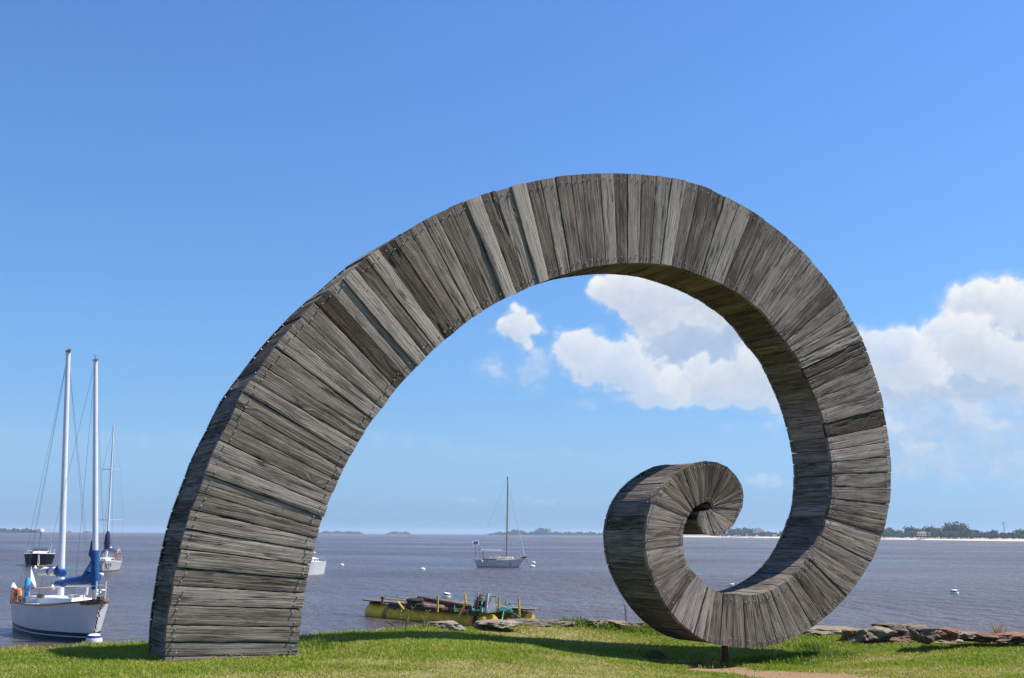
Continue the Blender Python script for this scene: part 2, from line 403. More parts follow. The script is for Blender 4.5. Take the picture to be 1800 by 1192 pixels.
DIRT_SPOTS = [(1235, 1177, 1.0, .5), (1310, 1180, 1.2, .6), (1390, 1186, 1.2, .6), (1188, 1168, .5, .22), (1168, 1160, .32, .14), (1275, 1172, .6, .25), (1440, 1194, 1.2, .5)]
DRY_SPOTS = [(830, 1172, .8, .5), (880, 1186, 1.1, .5), (1010, 1190, 1.2, .6), (640, 1166, .7, .3), (590, 1186, .7, .35), (1120, 1182, 1.1, .45), (1530, 1160, 1.2, .5), (1640, 1186, 1.5, .6), (1520, 1182, 1.3, .55), (420, 1192, .7, .3), (1010, 1120, 1.4, .6), (930, 1112, 1.4, .6), (1750, 1180, 1.0, .5), (740, 1188, .6, .3), (1040, 1165, .9, .4)]
_dirt = [(gpoint(a, b), rx, ry) for a, b, rx, ry in DIRT_SPOTS]
_dry = [(gpoint(a, b), rx, ry) for a, b, rx, ry in DRY_SPOTS]
def spots(x, y, lst, seed):
    v = np.zeros_like(x, dtype=float)
    for p, rx, ry in lst:
        v = np.maximum(v, 1.25 - np.sqrt(((x - p.x) / rx) ** 2 + ((y - p.y) / ry / 1.6) ** 2))
    return np.clip(v * 1.5 + (fbm(x * 3.1, y * 3.1, 4, seed) - .5) * 1.1, 0, 1)

def make_ground():
    m, t = newmat('turf_and_soil')
    c = coords(t)
    dirt = t.n('ShaderNodeAttribute', attribute_name='dirt').outputs['Fac']; bank = t.n('ShaderNodeAttribute', attribute_name='bank').outputs['Fac']; dry = t.n('ShaderNodeAttribute', attribute_name='dry').outputs['Fac']
    n = t.noise(c, 9, 6, .65); n2 = t.noise(c, 1.3, 4, .6); n3 = t.noise(c, 60, 3, .6)
    grass = t.mix(t.mapr(n, .3, .7, 0, 1), (.075, .10, .022), (.15, .18, .042))
    grass = t.mix(t.math('MULTIPLY', dry, .8), grass, (.24, .20, .095))
    soil = t.mix(n, (.17, .10, .06), (.34, .22, .14)); soil = t.mix(t.mapr(n3, .55, .7, 0, .5), soil, (.16, .10, .07))
    bk = t.mix(n, (.16, .10, .06), (.34, .235, .15))
    col = t.mix(t.mapr(t.math('ADD', dirt, t.math('MULTIPLY', t.math('SUBTRACT', n, .5), .5)), .38, .55, 0, 1, 'SMOOTHSTEP'), grass, soil)
    col = t.mix(bank, col, bk)
    pbr(t, col, .95, 0, bump(t, t.math('ADD', n, t.math('MULTIPLY', n3, .4)), .6, .03), spec=.15)
    xs = np.concatenate([np.arange(-60, -14, 2.0), np.arange(-14, 16, .14), np.arange(16, 60.1, 2.0)])
    ys = np.concatenate([np.arange(-60, 9, 2.0), np.arange(9, 30, .14), np.arange(30, 40.1, 1.0)])
    X, Y = np.meshgrid(xs, ys)
    Z = ground_z(X, Y)
    d = spots(X, Y, _dirt, 3)
    Z = Z - .05 * d
    nr, nc = X.shape
    i = np.arange(nr - 1)[:, None] * nc + np.arange(nc - 1)[None]
    q = np.stack([i, i + 1, i + nc + 1, i + nc], -1).reshape(-1, 4)
    me = new_mesh('ground', np.stack([X, Y, Z], -1), q, np.full(len(q), 4), [m])
    g = crest_gap(X, Y)
    add_attr(me, 'dirt', 'FLOAT', d); add_attr(me, 'dry', 'FLOAT', spots(X, Y, _dry, 8))
    add_attr(me, 'bank', 'FLOAT', np.clip((.12 - g) / .3, 0, 1))
    o = link('ground', me); o['kind'] = 'structure'
make_ground()

# ------------------------------------------------------------------ water to the horizon
FAR = 14000.0
def make_water():
    m, t = newmat('silty_river_water')
    c = coords(t)
    a = t.noise(t.vmath('MULTIPLY', c, (2.6, 1.1, 1)), 1.0, 5, .6, .4)
    b = t.noise(t.vmath('MULTIPLY', c, (.62, .30, 1)), 1.0, 5, .55, .5)
    d = t.noise(t.vmath('MULTIPLY', c, (.03, .02, 1)), 1.0, 5, .6)
    e = t.noise(t.vmath('MULTIPLY', c, (.012, .016, 1)), 1.0, 4, .6)
    h = t.math('ADD', t.math('MULTIPLY', a, .34), t.math('MULTIPLY', b, 1.1))
    nrm = bump(t, h, 1.0, 1.0)
    col = t.mix(t.mapr(d, .35, .65, 0, 1), (.070, .051, .047), (.096, .065, .055))
    ps = t.n('ShaderNodeVectorMath', {0: c}, operation='LENGTH').outputs['Value']
    col = t.mix(t.mapr(ps, 150, 900, 0, 1, 'SMOOTHSTEP'), col, (0.09744, 0.06438, 0.0522))
    rough = t.mapr(e, .35, .65, .15, .40)
    pbr(t, col, rough, 0, nrm, spec=.5, IOR=1.33)
    rr = np.array([0, 8, 20, 40, 80, 160, 320, 700, 1500, 3500, 7000, FAR]); na = 96
    co = [(0, 0, 0)]
    for r in rr[1:]:
        for k in range(na): co.append((r * math.cos(2 * math.pi * k / na), r * math.sin(2 * math.pi * k / na), 0))
    f = []; sz = []
    for k in range(na): f += [0, 1 + k, 1 + (k + 1) % na]; sz.append(3)
    for j in range(len(rr) - 2):
        for k in range(na):
            A0 = 1 + j * na; B0 = A0 + na; k2 = (k + 1) % na
            f += [A0 + k, B0 + k, B0 + k2, A0 + k2]; sz.append(4)
    o = link('water', new_mesh('water', co, f, sz, [m])); o['kind'] = 'structure'
make_water()

# ------------------------------------------------------------------ summer haze in one closed box
def make_haze():
    m, t = newmat('haze_air')
    out = t.n('ShaderNodeOutputMaterial')
    v = t.n('ShaderNodeVolumePrincipled', {'Color': (.62, .80, 1.0), 'Density': HAZE_DENSITY, 'Anisotropy': 0.2})
    t.link(v.outputs[0], out.inputs['Volume'])
    h = FAR + 300
    co = [(x * h, y * h, z) for z in (-4.0, 48.0) for y in (-1, 1) for x in (-1, 1)]
    f = [0, 2, 3, 1, 4, 5, 7, 6, 0, 1, 5, 4, 2, 6, 7, 3, 0, 4, 6, 2, 1, 3, 7, 5]
    o = link('haze', new_mesh('haze', co, f, [4] * 6, [m], False)); o['kind'] = 'stuff'
HAZE_DENSITY = 0.00012
make_haze()

# ------------------------------------------------------------------ small-mesh builder
class MB:
    """collects shapes; build() links them as one mesh object"""
    def __init__(s): s.v = []; s.f = []; s.m = []; s.mats = []
    def mi(s, mat):
        if mat not in s.mats: s.mats.append(mat)
        return s.mats.index(mat)
    def add(s, vs, fs, mat):
        o = len(s.v); k = s.mi(mat); s.v += [tuple(v) for v in vs]
        for f in fs: s.f.append(tuple(i + o for i in f)); s.m.append(k)
        return s
    def box(s, c, size, mat, rot=None, taper=1.0):
        x, y, z = (d / 2 for d in size); c = Vector(c)
        vs = [Vector(p) for p in ((-x, -y, -z), (x, -y, -z), (x, y, -z), (-x, y, -z), (-x * taper, -y * taper, z), (x * taper, -y * taper, z), (x * taper, y * taper, z), (-x * taper, y * taper, z))]
        if rot is not None: vs = [rot @ v for v in vs]
        return s.add([v + c for v in vs], [(0, 3, 2, 1), (4, 5, 6, 7), (0, 1, 5, 4), (1, 2, 6, 5), (2, 3, 7, 6), (3, 0, 4, 7)], mat)
    def tube(s, pts, rad, mat, n=6, caps=True):
        pts = [Vector(p) for p in pts]; rad = rad if isinstance(rad, (list, tuple)) else [rad] * len(pts)
        vs = []; fs = []
        for i, p in enumerate(pts):
            d = (pts[min(i + 1, len(pts) - 1)] - pts[max(i - 1, 0)]).normalized()
            a = d.cross(Vector((0, 0, 1)) if abs(d.z) < .95 else Vector((1, 0, 0))).normalized(); b = d.cross(a)
            for k in range(n):
                w = 2 * math.pi * k / n; vs.append(p + (a * math.cos(w) + b * math.sin(w)) * rad[i])
        for i in range(len(pts) - 1):
            for k in range(n): k2 = (k + 1) % n; fs.append((i * n + k, i * n + k2, (i + 1) * n + k2, (i + 1) * n + k))
        if caps: fs += [tuple(range(n - 1, -1, -1)), tuple(range((len(pts) - 1) * n, len(pts) * n))]
        return s.add(vs, fs, mat)
    def lathe(s, prof, mat, c=(0, 0, 0), n=14, axis=None):
        """profile of (radius, height), turned about an axis"""
        c = Vector(c); q = Vector(axis).to_track_quat('Z', 'Y') if axis is not None else None
        vs = []; fs = []
        for r, h in prof:
            for k in range(n):
                p = Vector((r * math.cos(2 * math.pi * k / n), r * math.sin(2 * math.pi * k / n), h))
                vs.append((q @ p if q else p) + c)
        for i in range(len(prof) - 1):
            for k in range(n): k2 = (k + 1) % n; fs.append((i * n + k, i * n + k2, (i + 1) * n + k2, (i + 1) * n + k))
        if prof[0][0] > 1e-4: fs.append(tuple(range(n - 1, -1, -1)))
        if prof[-1][0] > 1e-4: fs.append(tuple(range((len(prof) - 1) * n, len(prof) * n)))
        return s.add(vs, fs, mat)
    def mesh(s, name, smooth=False, angle=40):
        me = new_mesh(name, s.v, [i for f in s.f for i in f], [len(f) for f in s.f], s.mats, smooth)
        me.polygons.foreach_set('material_index', s.m)
        me.validate(); me.update()
        if smooth: me.set_sharp_from_angle(angle=math.radians(angle))
        return me
    def build(s, name, parent=None, smooth=False, loc=None, angle=40):
        return link(name, s.mesh(name, smooth, angle), parent, loc)
def thing(name, label, cat, loc=(0, 0, 0), rz=0.0, group=None):
    o = bpy.data.objects.new(name, None); COL.objects.link(o)
    o.empty_display_size = .3; o.location = loc; o.rotation_euler = (0, 0, rz)
    tag(o, label, cat, group)
    return o
def tag(o, label, cat, group=None):
    o['label'] = label; o['category'] = cat
    if group: o['group'] = group
    return o

# ------------------------------------------------------------------ the timber spiral
JOINTS = (
    '2899,11626,5224,11548 2911,11501,5229,11466 2923,11320,5248,11349 2946,10980,5271,11020 2998,10637,5311,10691 3064,10280,5346,10428 3106,9968,5400,10193 3186,9669,5454,9928 '
    '3270,9282,5518,9681 3370,8961,5577,9449 3487,8655,5601,9313 3633,8338,5683,9073 3710,8033,5753,8890 3851,7728,5836,8684 4039,7469,5953,8420 4121,7152,6035,8256 '
    '4298,6855,6151,8030 4415,6691,6294,7748 4610,6456,6419,7583 4857,6057,6548,7372 5092,5810,6700,7184 5291,5599,6853,6996 5550,5305,6935,6855 5764,5103,7147,6618 '
    '6034,4916,7325,6454 6233,4716,7478,6278 6433,4528,7666,6102 6633,4387,7783,5984 6938,4211,8018,5820 7196,4058,8183,5679 7443,3870,8300,5573 7670,3781,8504,5460 '
    '7921,3652,8668,5354 8175,3534,8884,5249 8445,3452,9063,5155 8715,3358,9267,5061 8962,3288,9467,4978 9255,3217,9643,4908 9502,3158,9842,4849 9772,3111,10054,4779 '
    '10030,3076,10230,4720 10300,3053,10446,4685 10540,3046,10657,4650 10798,3046,10857,4633 11040,3050,11033,4614 11280,3069,11233,4614 11550,3093,11428,4626 11808,3135,11608,4643 '
    '12066,3201,11796,4666 12278,3252,11972,4720 12536,3358,12149,4779 12724,3453,12324,4827 12998,3594,12505,4920 13222,3723,12705,4986 13433,3864,12881,5108 13668,4052,13010,5179 '
    '13844,4192,13163,5296 14055,4369,13374,5437 14267,4615,13480,5578 14419,4768,13609,5742 14584,4991,13703,5860 14736,5214,13820,6024 14866,5424,13889,6100 14974,5639,13958,6186 '
    '15081,5815,14036,6304 15159,5971,14124,6479 15247,6186,14192,6655 15306,6382,14280,6851 15394,6636,14358,7007 15472,6870,14427,7222 15531,7183,14485,7437 15589,7486,14554,7711 '
    '15628,7759,14593,7905 15648,8032,14618,8120 15658,8296,14628,8335 15654,8579,14628,8544 15628,8853,14612,8765 15570,9156,14579,8941 15511,9381,14544,9107 15404,9654,14485,9244 '
    '15293,9874,14437,9425 15178,10104,14343,9603 14854,10522,14217,9843 14666,10689,14092,9989 14489,10856,13967,10115 14290,11013,13820,10219 14071,11138,13685,10313 13873,11243,13538,10376 '
    '13685,11316,13413,10428 13486,11368,13309,10449 13298,11383,13204,10466 13142,11389,13068,10474 12880,11357,12891,10449 12651,11337,12724,10428 12443,11284,12557,10397 12202,11138,12443,10323 '
    '11962,10950,12328,10209 11795,10741,12234,10104 11645,10511,12150,10021 11513,10250,12056,9937 11409,9968,12025,9791 11361,9686,12004,9592 11347,9381,12003,9400 11387,9098,12036,9235 '
    '11460,8814,12091,9070 11606,8604,12128,9025 11817,8385,12164,8970 12018,8238,12228,8897 12237,8138,12301,8860 12420,8105,12384,8829 12603,8123,12439,8814 12777,8202,12471,8829 '
    '12951,8385,12490,8855 13051,8577,12497,8878 13066,8760,12501,8902 13042,8952,12497,8928 12914,9217,12484,8953 12740,9378,12457,8972 12567,9418,12411,8983 12365,9363,12351,8988 '
    '12256,9189,12301,8992 '
)
def make_sculpture():
    base = at(290, 1163, 13.48)
    root = thing('wooden_sculpture', 'giant weathered timber spiral arch standing on the riverside grass', 'sculpture', base, THETA)
    def face(px, py):            # photograph point -> (along the face, up), on the face plane
        r = ray(px, py); k = (base - EYE).dot(N) / r.dot(N); p = EYE + r * k - base
        return np.array([p.dot(U), p.z])
    rows = [[float(v) / 10 for v in s.split(',')] for s in JOINTS.split()]
    O = np.array([face(a, b) for a, b, c, d in rows]); I = np.array([face(c, d) for a, b, c, d in rows])
    O[0, 1] -= .15; I[0, 1] -= .15
    nj = len(rows)
    for C_ in (O, I):            # take the reading jitter out of the two outlines
        for amt in (.5, -.52, .5, -.52):
            D_ = C_.copy(); D_[1:-1] += amt * ((C_[:-2] + C_[2:]) / 2 - C_[1:-1]); D_[0] = C_[0]; D_[108:] = C_[108:]; C_[:] = D_
    depth = np.interp(np.arange(nj), [0, 6, 12, 20, 40, 55, 75, 90, 97, 102, 110, 120], [.92, 1.03, 1.10, 1.02, .96, .95, .96, 1.03, 1.10, 1.17, 1.12, 1.0])
    V3 = lambda p, y: np.array([p[0], y, p[1]])
    rg = np.random.default_rng(11)
    TH = .07
    def plank(name, c00, c10, c11, c01, nrm, nu, nv, tone, brown=0, olive=0, proud=0.0, rough=1.0, gap=.006, ends=(0, 0), thick=TH, parent=root, worn=0.0):
        """a board between four corners (first edge runs along the grain), with worn faces, eased edges and its own thickness"""
        c00, c10, c11, c01 = (np.asarray(c, float) for c in (c00, c10, c11, c01)); nrm = np.asarray(nrm, float)
        Ln = np.linalg.norm(c10 - c00) * .5 + np.linalg.norm(c11 - c01) * .5; w0 = max(np.linalg.norm(c01 - c00), .01); w1 = max(np.linalg.norm(c11 - c10), .01)
        sd = int(rg.integers(1, 90000)); ru, rv = rg.uniform(0, 40), rg.uniform(0, 40)
        s = np.linspace(-ends[0] / Ln, 1 + ends[1] / Ln, nu + 1)[None, :].repeat(nv + 1, 0)
        t0 = np.linspace(0, 1, nv + 1)[:, None].repeat(nu + 1, 1)
        wid = w0 + (w1 - w0) * s
        # ragged long edges
        j0 = (vnoise(s * Ln * 3 + ru, s * 0, sd) - .5) * .009 * rough + (vnoise(s * Ln * 11 + ru, s * 0, sd + 1) - .5) * .007
        j1 = (vnoise(s * Ln * 3 + ru, s * 0 + 5, sd + 2) - .5) * .009 * rough + (vnoise(s * Ln * 11 + ru, s * 0, sd + 3) - .5) * .007
        lo = (gap * .5 + np.abs(j0)) / wid; hi = 1 - (gap * .5 + np.abs(j1)) / wid
        t = lo + (hi - lo) * t0
        P = (1 - s)[..., None] * ((1 - t)[..., None] * c00 + t[..., None] * c01) + s[..., None] * ((1 - t)[..., None] * c10 + t[..., None] * c11)
        u = s * Ln; v = t * wid
        h = (fbm(u * 1.0 + ru, v * 4 + rv, 3, sd) - .5) * .008 * rough + (fbm(u * 1.2 + ru, v * 40 + rv, 3, sd + 7) - .5) * .005 * rough
        gouge = np.clip(fbm(u * 1.3 + ru, v * 26 + rv, 3, sd + 9) - .62, 0, 1) * .13 * worn
        edge = np.minimum(t0, 1 - t0) * wid; h = h - gouge - np.clip(.007 - edge, 0, 1) * .6 + proud + (t0 - .5) * rg.normal(0, .005)
        P = P + h[..., None] * nrm
        nr, nc = nv + 1, nu + 1
        i = np.arange(nr - 1)[:, None] * nc + np.arange(nc - 1)[None]
        q = np.stack([i, i + 1, i + nc + 1, i + nc], -1).reshape(-1, 4)
        ring = np.concatenate([np.arange(nc), nc * np.arange(1, nr) + nc - 1, (nr - 1) * nc + np.arange(nc - 2, -1, -1), nc * np.arange(nr - 2, 0, -1)])
        co = P.reshape(-1, 3); back = co[ring] - nrm * (thick + h.reshape(-1)[ring] )[:, None]
        b0 = len(co); nrng = len(ring); k = np.arange(nrng); k2 = (k + 1) % nrng
        sk = np.stack([ring[k], b0 + k, b0 + k2, ring[k2]], -1)
        fl = np.concatenate([q.ravel(), sk.ravel(), (b0 + k[::-1])]); sz = np.concatenate([np.full(len(q), 4), np.full(nrng, 4), [nrng]])
        cen = (c00 + c10 + c11 + c01) / 4
        # keep the outward side outward
        if np.dot(np.cross(P[0, 1] - P[0, 0], P[1, 0] - P[0, 0]), nrm) < 0:
            fl = np.concatenate([q[:, ::-1].ravel(), sk[:, ::-1].ravel(), (b0 + k)])
        me = new_mesh(name, np.concatenate([co, back]) - cen, fl, sz, [WOOD])
        uvv = np.concatenate([np.stack([u + ru, v + rv], -1).reshape(-1, 2), np.stack([u + ru, v + rv], -1).reshape(-1, 2)[ring] + [0, thick]])
        ul = me.uv_layers.new(name='UVMap'); ul.data.foreach_set('uv', uvv[fl].astype(np.float32).ravel())
        me.set_sharp_from_angle(angle=math.radians(38))
        o = link(name, me, parent, tuple(cen))
        o['tone'] = float(np.clip(tone, 0, 1)); o['brown'] = float(brown); o['olive'] = float(olive)
        return o
    # face boards, joint by joint as photographed
    TONE = {22: .12, 23: .62, 24: .72, 25: .22, 26: .66, 27: .2, 28: .3, 29: .45, 30: .5, 31: .3, 32: .35, 33: .8, 34: .25, 35: .48, 36: .62, 37: .22, 38: .45, 39: .38, 40: .3, 41: .3, 42: .6, 43: .2, 44: .55, 45: .28, 46: .52, 47: .74, 48: .38, 49: .22,
            50: .34, 51: .52, 52: .66, 53: .24, 54: .36, 55: .4, 56: .52, 57: .5, 58: .55, 59: .42, 60: .24, 61: .48, 62: .5, 63: .38, 64: .6, 65: .12, 66: .22, 67: .42, 68: .48, 69: .45, 70: .08, 71: .58, 72: .55, 73: .42, 74: .4, 75: .42, 76: .46, 77: .34, 78: .62, 79: .42,
            80: .42, 81: .48, 82: .3, 83: .2, 84: .3, 85: .5, 86: .44, 87: .46, 88: .4, 89: .46, 90: .44, 91: .46, 92: .5, 93: .48, 94: .85, 95: .76, 96: .78, 97: .45, 98: .62, 99: .5, 100: .66, 101: .46, 102: .5, 103: .48, 104: .42, 105: .46, 106: .3, 107: .3, 108: .28, 109: .22, 110: .16, 111: .18, 112: .2, 113: .36, 114: .44, 115: .5, 116: .58, 117: .6, 118: .6,
            0: .5, 1: .5, 2: .46, 3: .46, 4: .62, 5: .42, 6: .5, 7: .64, 8: .52, 9: .5, 10: .52, 11: .62, 12: .66, 13: .36, 14: .46, 15: .44, 16: .5, 17: .44, 18: .42, 19: .56, 20: .4, 21: .4}
    BROWN = {22: .9, 27: .35, 28: .25, 34: .4, 65: .6, 66: .5, 70: .45, 83: .3, 82: .2, 78: .3, 77: .25, 106: .3, 21: .15, 50: .2}
    for j in range(nj - 1):
        proud = float(np.clip(rg.normal(.003, .006), -.009, .018))
        if j in (24, 33, 36, 47, 94, 96): proud = .022
        if j in (23, 32, 65, 70, 93): proud = -.008
        g = .009 if j < 98 else .004
        e = (float(rg.uniform(-.004, .012)), float(rg.uniform(-.004, .009)))
        if j > 104: e = (e[0] * .5, 0)
        if j == 0: e = (0, 0)
        plank('plank', V3(O[j], 0), V3(I[j], 0), V3(I[j + 1], 0), V3(O[j + 1], 0), (0, -1, 0), 44 if j < 80 else 28, 9 if j < 98 else 5,
              TONE.get(j, .45) + rg.normal(0, .03), BROWN.get(j, max(0, rg.normal(.02, .12))), .16 if 84 <= j <= 94 or 105 <= j <= 112 else 0, proud, 1.0 if j < 98 else .5, g, e, worn=1.0 if j in (7, 27, 28, 34, 63, 64, 65, 66, 70, 83) else 0.15)
    # boards across the outer and inner edges, spaced on their own
    def run(curve, widths):
        seg = np.linalg.norm(np.diff(curve, axis=0), axis=1); cum = np.concatenate([[0], np.cumsum(seg)])
        pts = [0.0]
        while pts[-1] < cum[-1] - .03: pts.append(pts[-1] + widths(np.interp(pts[-1], cum, np.arange(nj))))
        pts[-1] = cum[-1]
        idx = np.interp(pts, cum, np.arange(nj))
        P = np.stack([np.interp(pts, cum, curve[:, 0]), np.interp(pts, cum, curve[:, 1])], -1)
        return P, idx
    def wo(i): return float(rg.uniform(.22, .32) if i < 60 else rg.uniform(.20, .30) if i < 98 else rg.uniform(.2, .3) if i < 108 else rg.uniform(.1, .15))
    def wi(i): return float(rg.uniform(.24, .34) if i < 60 else rg.uniform(.18, .27) if i < 96 else rg.uniform(.12, .17) if i < 104 else rg.uniform(.06, .09))
    for curve, other, wf, kind in ((O, I, wo, 0), (I, O, wi, 1)):
        P, idx = run(curve, wf)
        for k in range(len(P) - 1):
            a, b = P[k], P[k + 1]; ia, ib = idx[k], idx[k + 1]; im = (ia + ib) / 2
            tng = (b - a) / max(np.linalg.norm(b - a), 1e-6); nn = np.array([-tng[1], tng[0]])
            cen = np.array([np.interp(im, np.arange(nj), other[:, 0]), np.interp(im, np.arange(nj), other[:, 1])])
            if np.dot(nn, (a + b) / 2 - cen) < 0: nn = -nn
            da = np.interp(ia, np.arange(nj), depth); db = np.interp(ib, np.arange(nj), depth)
            y0 = .062
            n3 = V3(nn, 0); off = n3 * -.012
            tone = float(np.clip(rg.normal(.40, .10), .26 if kind else .12, .62)); brown = 0; olive = 0
            if kind == 1 and 34 < im < 68: olive = .95 - .5 * max(0, im - 58) / 10; tone = float(rg.uniform(.22, .55)) if im > 50 else float(rg.uniform(.3, .6)); tone -= .06  # olive tint on the boards under the arch
            if kind == 0 and 85 < im < 100: olive = .35; tone = .3
            if kind == 0 and im > 112: brown = .6
            if kind == 1 and 86 < im < 92: brown = .15
            if kind == 1 and im > 114: brown = .5
            if kind == 0 and im < 22: tone = float(rg.choice([.12, .16, .34, .30]))  # leg's shaded outer side: some of its shade is put into these tones
            proud = float(np.clip(rg.normal(0, .005), -.009, .012))
            if kind == 0 and abs(im - 27.5) < .7: proud = .03
            plank('plank', V3(a, y0) + off, V3(a, da + .0) + off, V3(b, db) + off, V3(b, y0) + off, n3, 16, 4, tone, brown, olive, proud, .8, .002, (0, float(rg.uniform(-.006, .01))), .05)
    # end board of the curl
    e0, e1 = O[-1], I[-1]
    tng = (e1 - e0) / np.linalg.norm(e1 - e0); nn = np.array([tng[1], -tng[0]])
    if np.dot(nn, (O[-2] + I[-2]) / 2 - e0) > 0: nn = -nn
    plank('plank', V3(e0, .062), V3(e0, depth[-1] - .05), V3(e1, depth[-1] - .05), V3(e1, .062), V3(nn, 0), 12, 3, .6, .2, 0, 0, .6, .004)
    # dark core that the boards are fixed to, and the boarded back
    cv = []; cf = []
    for j in range(nj):
        m_ = (O[j] + I[j]) / 2; w_ = np.linalg.norm(O[j] - I[j]); sh = min(.062 / w_, .42) * 2
        o_ = O[j] + (m_ - O[j]) * sh; i_ = I[j] + (m_ - I[j]) * sh
        for p, y in ((o_, .045), (i_, .045), (i_, depth[j] - .06), (o_, depth[j] - .06)): cv.append(V3(p, y))
    for j in range(nj - 1):
        for k in range(4): cf.append((j * 4 + k, j * 4 + (k + 1) % 4, j * 4 + 4 + (k + 1) % 4, j * 4 + 4 + k))
    cf += [(0, 1, 2, 3), (4 * nj - 1, 4 * nj - 2, 4 * nj - 3, 4 * nj - 4)]
    MB().add(cv, cf, DARKCORE).build('timber_core', root)
    bk = bpy.data.meshes.new('back_boarding')
    bv = []; bf = []; bu = []
    for j in range(nj - 1):
        d0, d1 = depth[j], depth[j + 1]; g = .04; pr = rg.uniform(-.008, .012)
        q4 = [O[j] * (1 - g) + O[j + 1] * g, I[j] * (1 - g) + I[j + 1] * g, I[j] * g + I[j + 1] * (1 - g), O[j] * g + O[j + 1] * (1 - g)]
        b0 = len(bv)
        for p, d in zip(q4, (d0, d0, d1, d1)): bv.append(V3(p, d - .058))
        for p, d in zip(q4, (d0, d0, d1, d1)): bv.append(V3(p, d + .004 + pr))
        bf += [(b0 + 4, b0 + 5, b0 + 6, b0 + 7), (b0, b0 + 1, b0 + 5, b0 + 4), (b0 + 1, b0 + 2, b0 + 6, b0 + 5), (b0 + 2, b0 + 3, b0 + 7, b0 + 6), (b0 + 3, b0, b0 + 4, b0 + 7)]
        L = np.linalg.norm(O[j] - I[j]); w_ = np.linalg.norm(O[j] - O[j + 1]); r = rg.uniform(0, 30, 2)
        bu += [(r[0], r[1]), (r[0] + L, r[1]), (r[0] + L, r[1] + w_), (r[0], r[1] + w_)] * 2
    fl = np.array([i for f in bf for i in f])
    me = new_mesh('back_boarding', bv, fl, [4] * len(bf), [WOOD], False)
    me.uv_layers.new(name='UVMap').data.foreach_set('uv', np.array(bu, np.float32)[fl].ravel())
    o = link('back_boarding', me, root); o['tone'] = .45; o['brown'] = 0.0; o['olive'] = 0.1; o['kind'] = 'stuff'
    # bolt heads: two at each end of the face boards, and along the edges of the outer and inner boards
    b = MB()
    def bolt(p, n, r=.013, h=.017):
        b.lathe([(r * 1.0, -.01), (r, h * .45), (r * .8, h * .85), (.0001, h)], BOLT, p, 6, n)
    for j in range(nj - 1):
        w = np.linalg.norm(O[j] - O[j + 1])
        for end, far_ in ((O, I), (I, O)):
            wE = np.linalg.norm(end[j + 1] - end[j])
            for q in ((.27, .76) if wE > .13 else (.5,)):
                q += rg.uniform(-.05, .05)
                p = end[j] * (1 - q) + end[j + 1] * q; f_ = far_[j] * (1 - q) + far_[j + 1] * q
                L = np.linalg.norm(f_ - p); ins = (rg.uniform(.075, .13) if j < 98 else rg.uniform(.05, .07))
                if ins > L * .42: continue
                p = p + (f_ - p) / L * ins
                bolt(V3(p, -.012), (0, -1, 0), .0115 if j < 100 else .010, .010)
    for curve, other, st in ((O, I, .15), (I, O, .13)):
        seg = np.linalg.norm(np.diff(curve, axis=0), axis=1); cum = np.concatenate([[0], np.cumsum(seg)])
        for s_ in np.arange(.1, cum[-1] * .93, st):
            s2 = s_ + rg.uniform(-.03, .03); i_ = np.interp(s2, cum, np.arange(nj))
            p = np.array([np.interp(s2, cum, curve[:, 0]), np.interp(s2, cum, curve[:, 1])]); c_ = np.array([np.interp(i_, np.arange(nj), other[:, 0]), np.interp(i_, np.arange(nj), other[:, 1])])
            nn = (p - c_) / np.linalg.norm(p - c_); d_ = np.interp(i_, np.arange(nj), depth)
            for y in (.13, d_ - .10): bolt(V3(p - nn * .010, y + rg.uniform(-.02, .02)), V3(nn, 0), .0085, .010)
    o = b.build('bolt_heads', root, True); o['kind'] = 'stuff'
    # iron post under the ring
    P = O[91]
    MB().tube([V3(P, .42) + np.array([-.10, 0, -.75]), V3(P, .42) + np.array([-.10, 0, .12])], .055, RUST, 10).build('support_post', root, True)
    return root
SCULPT = make_sculpture()

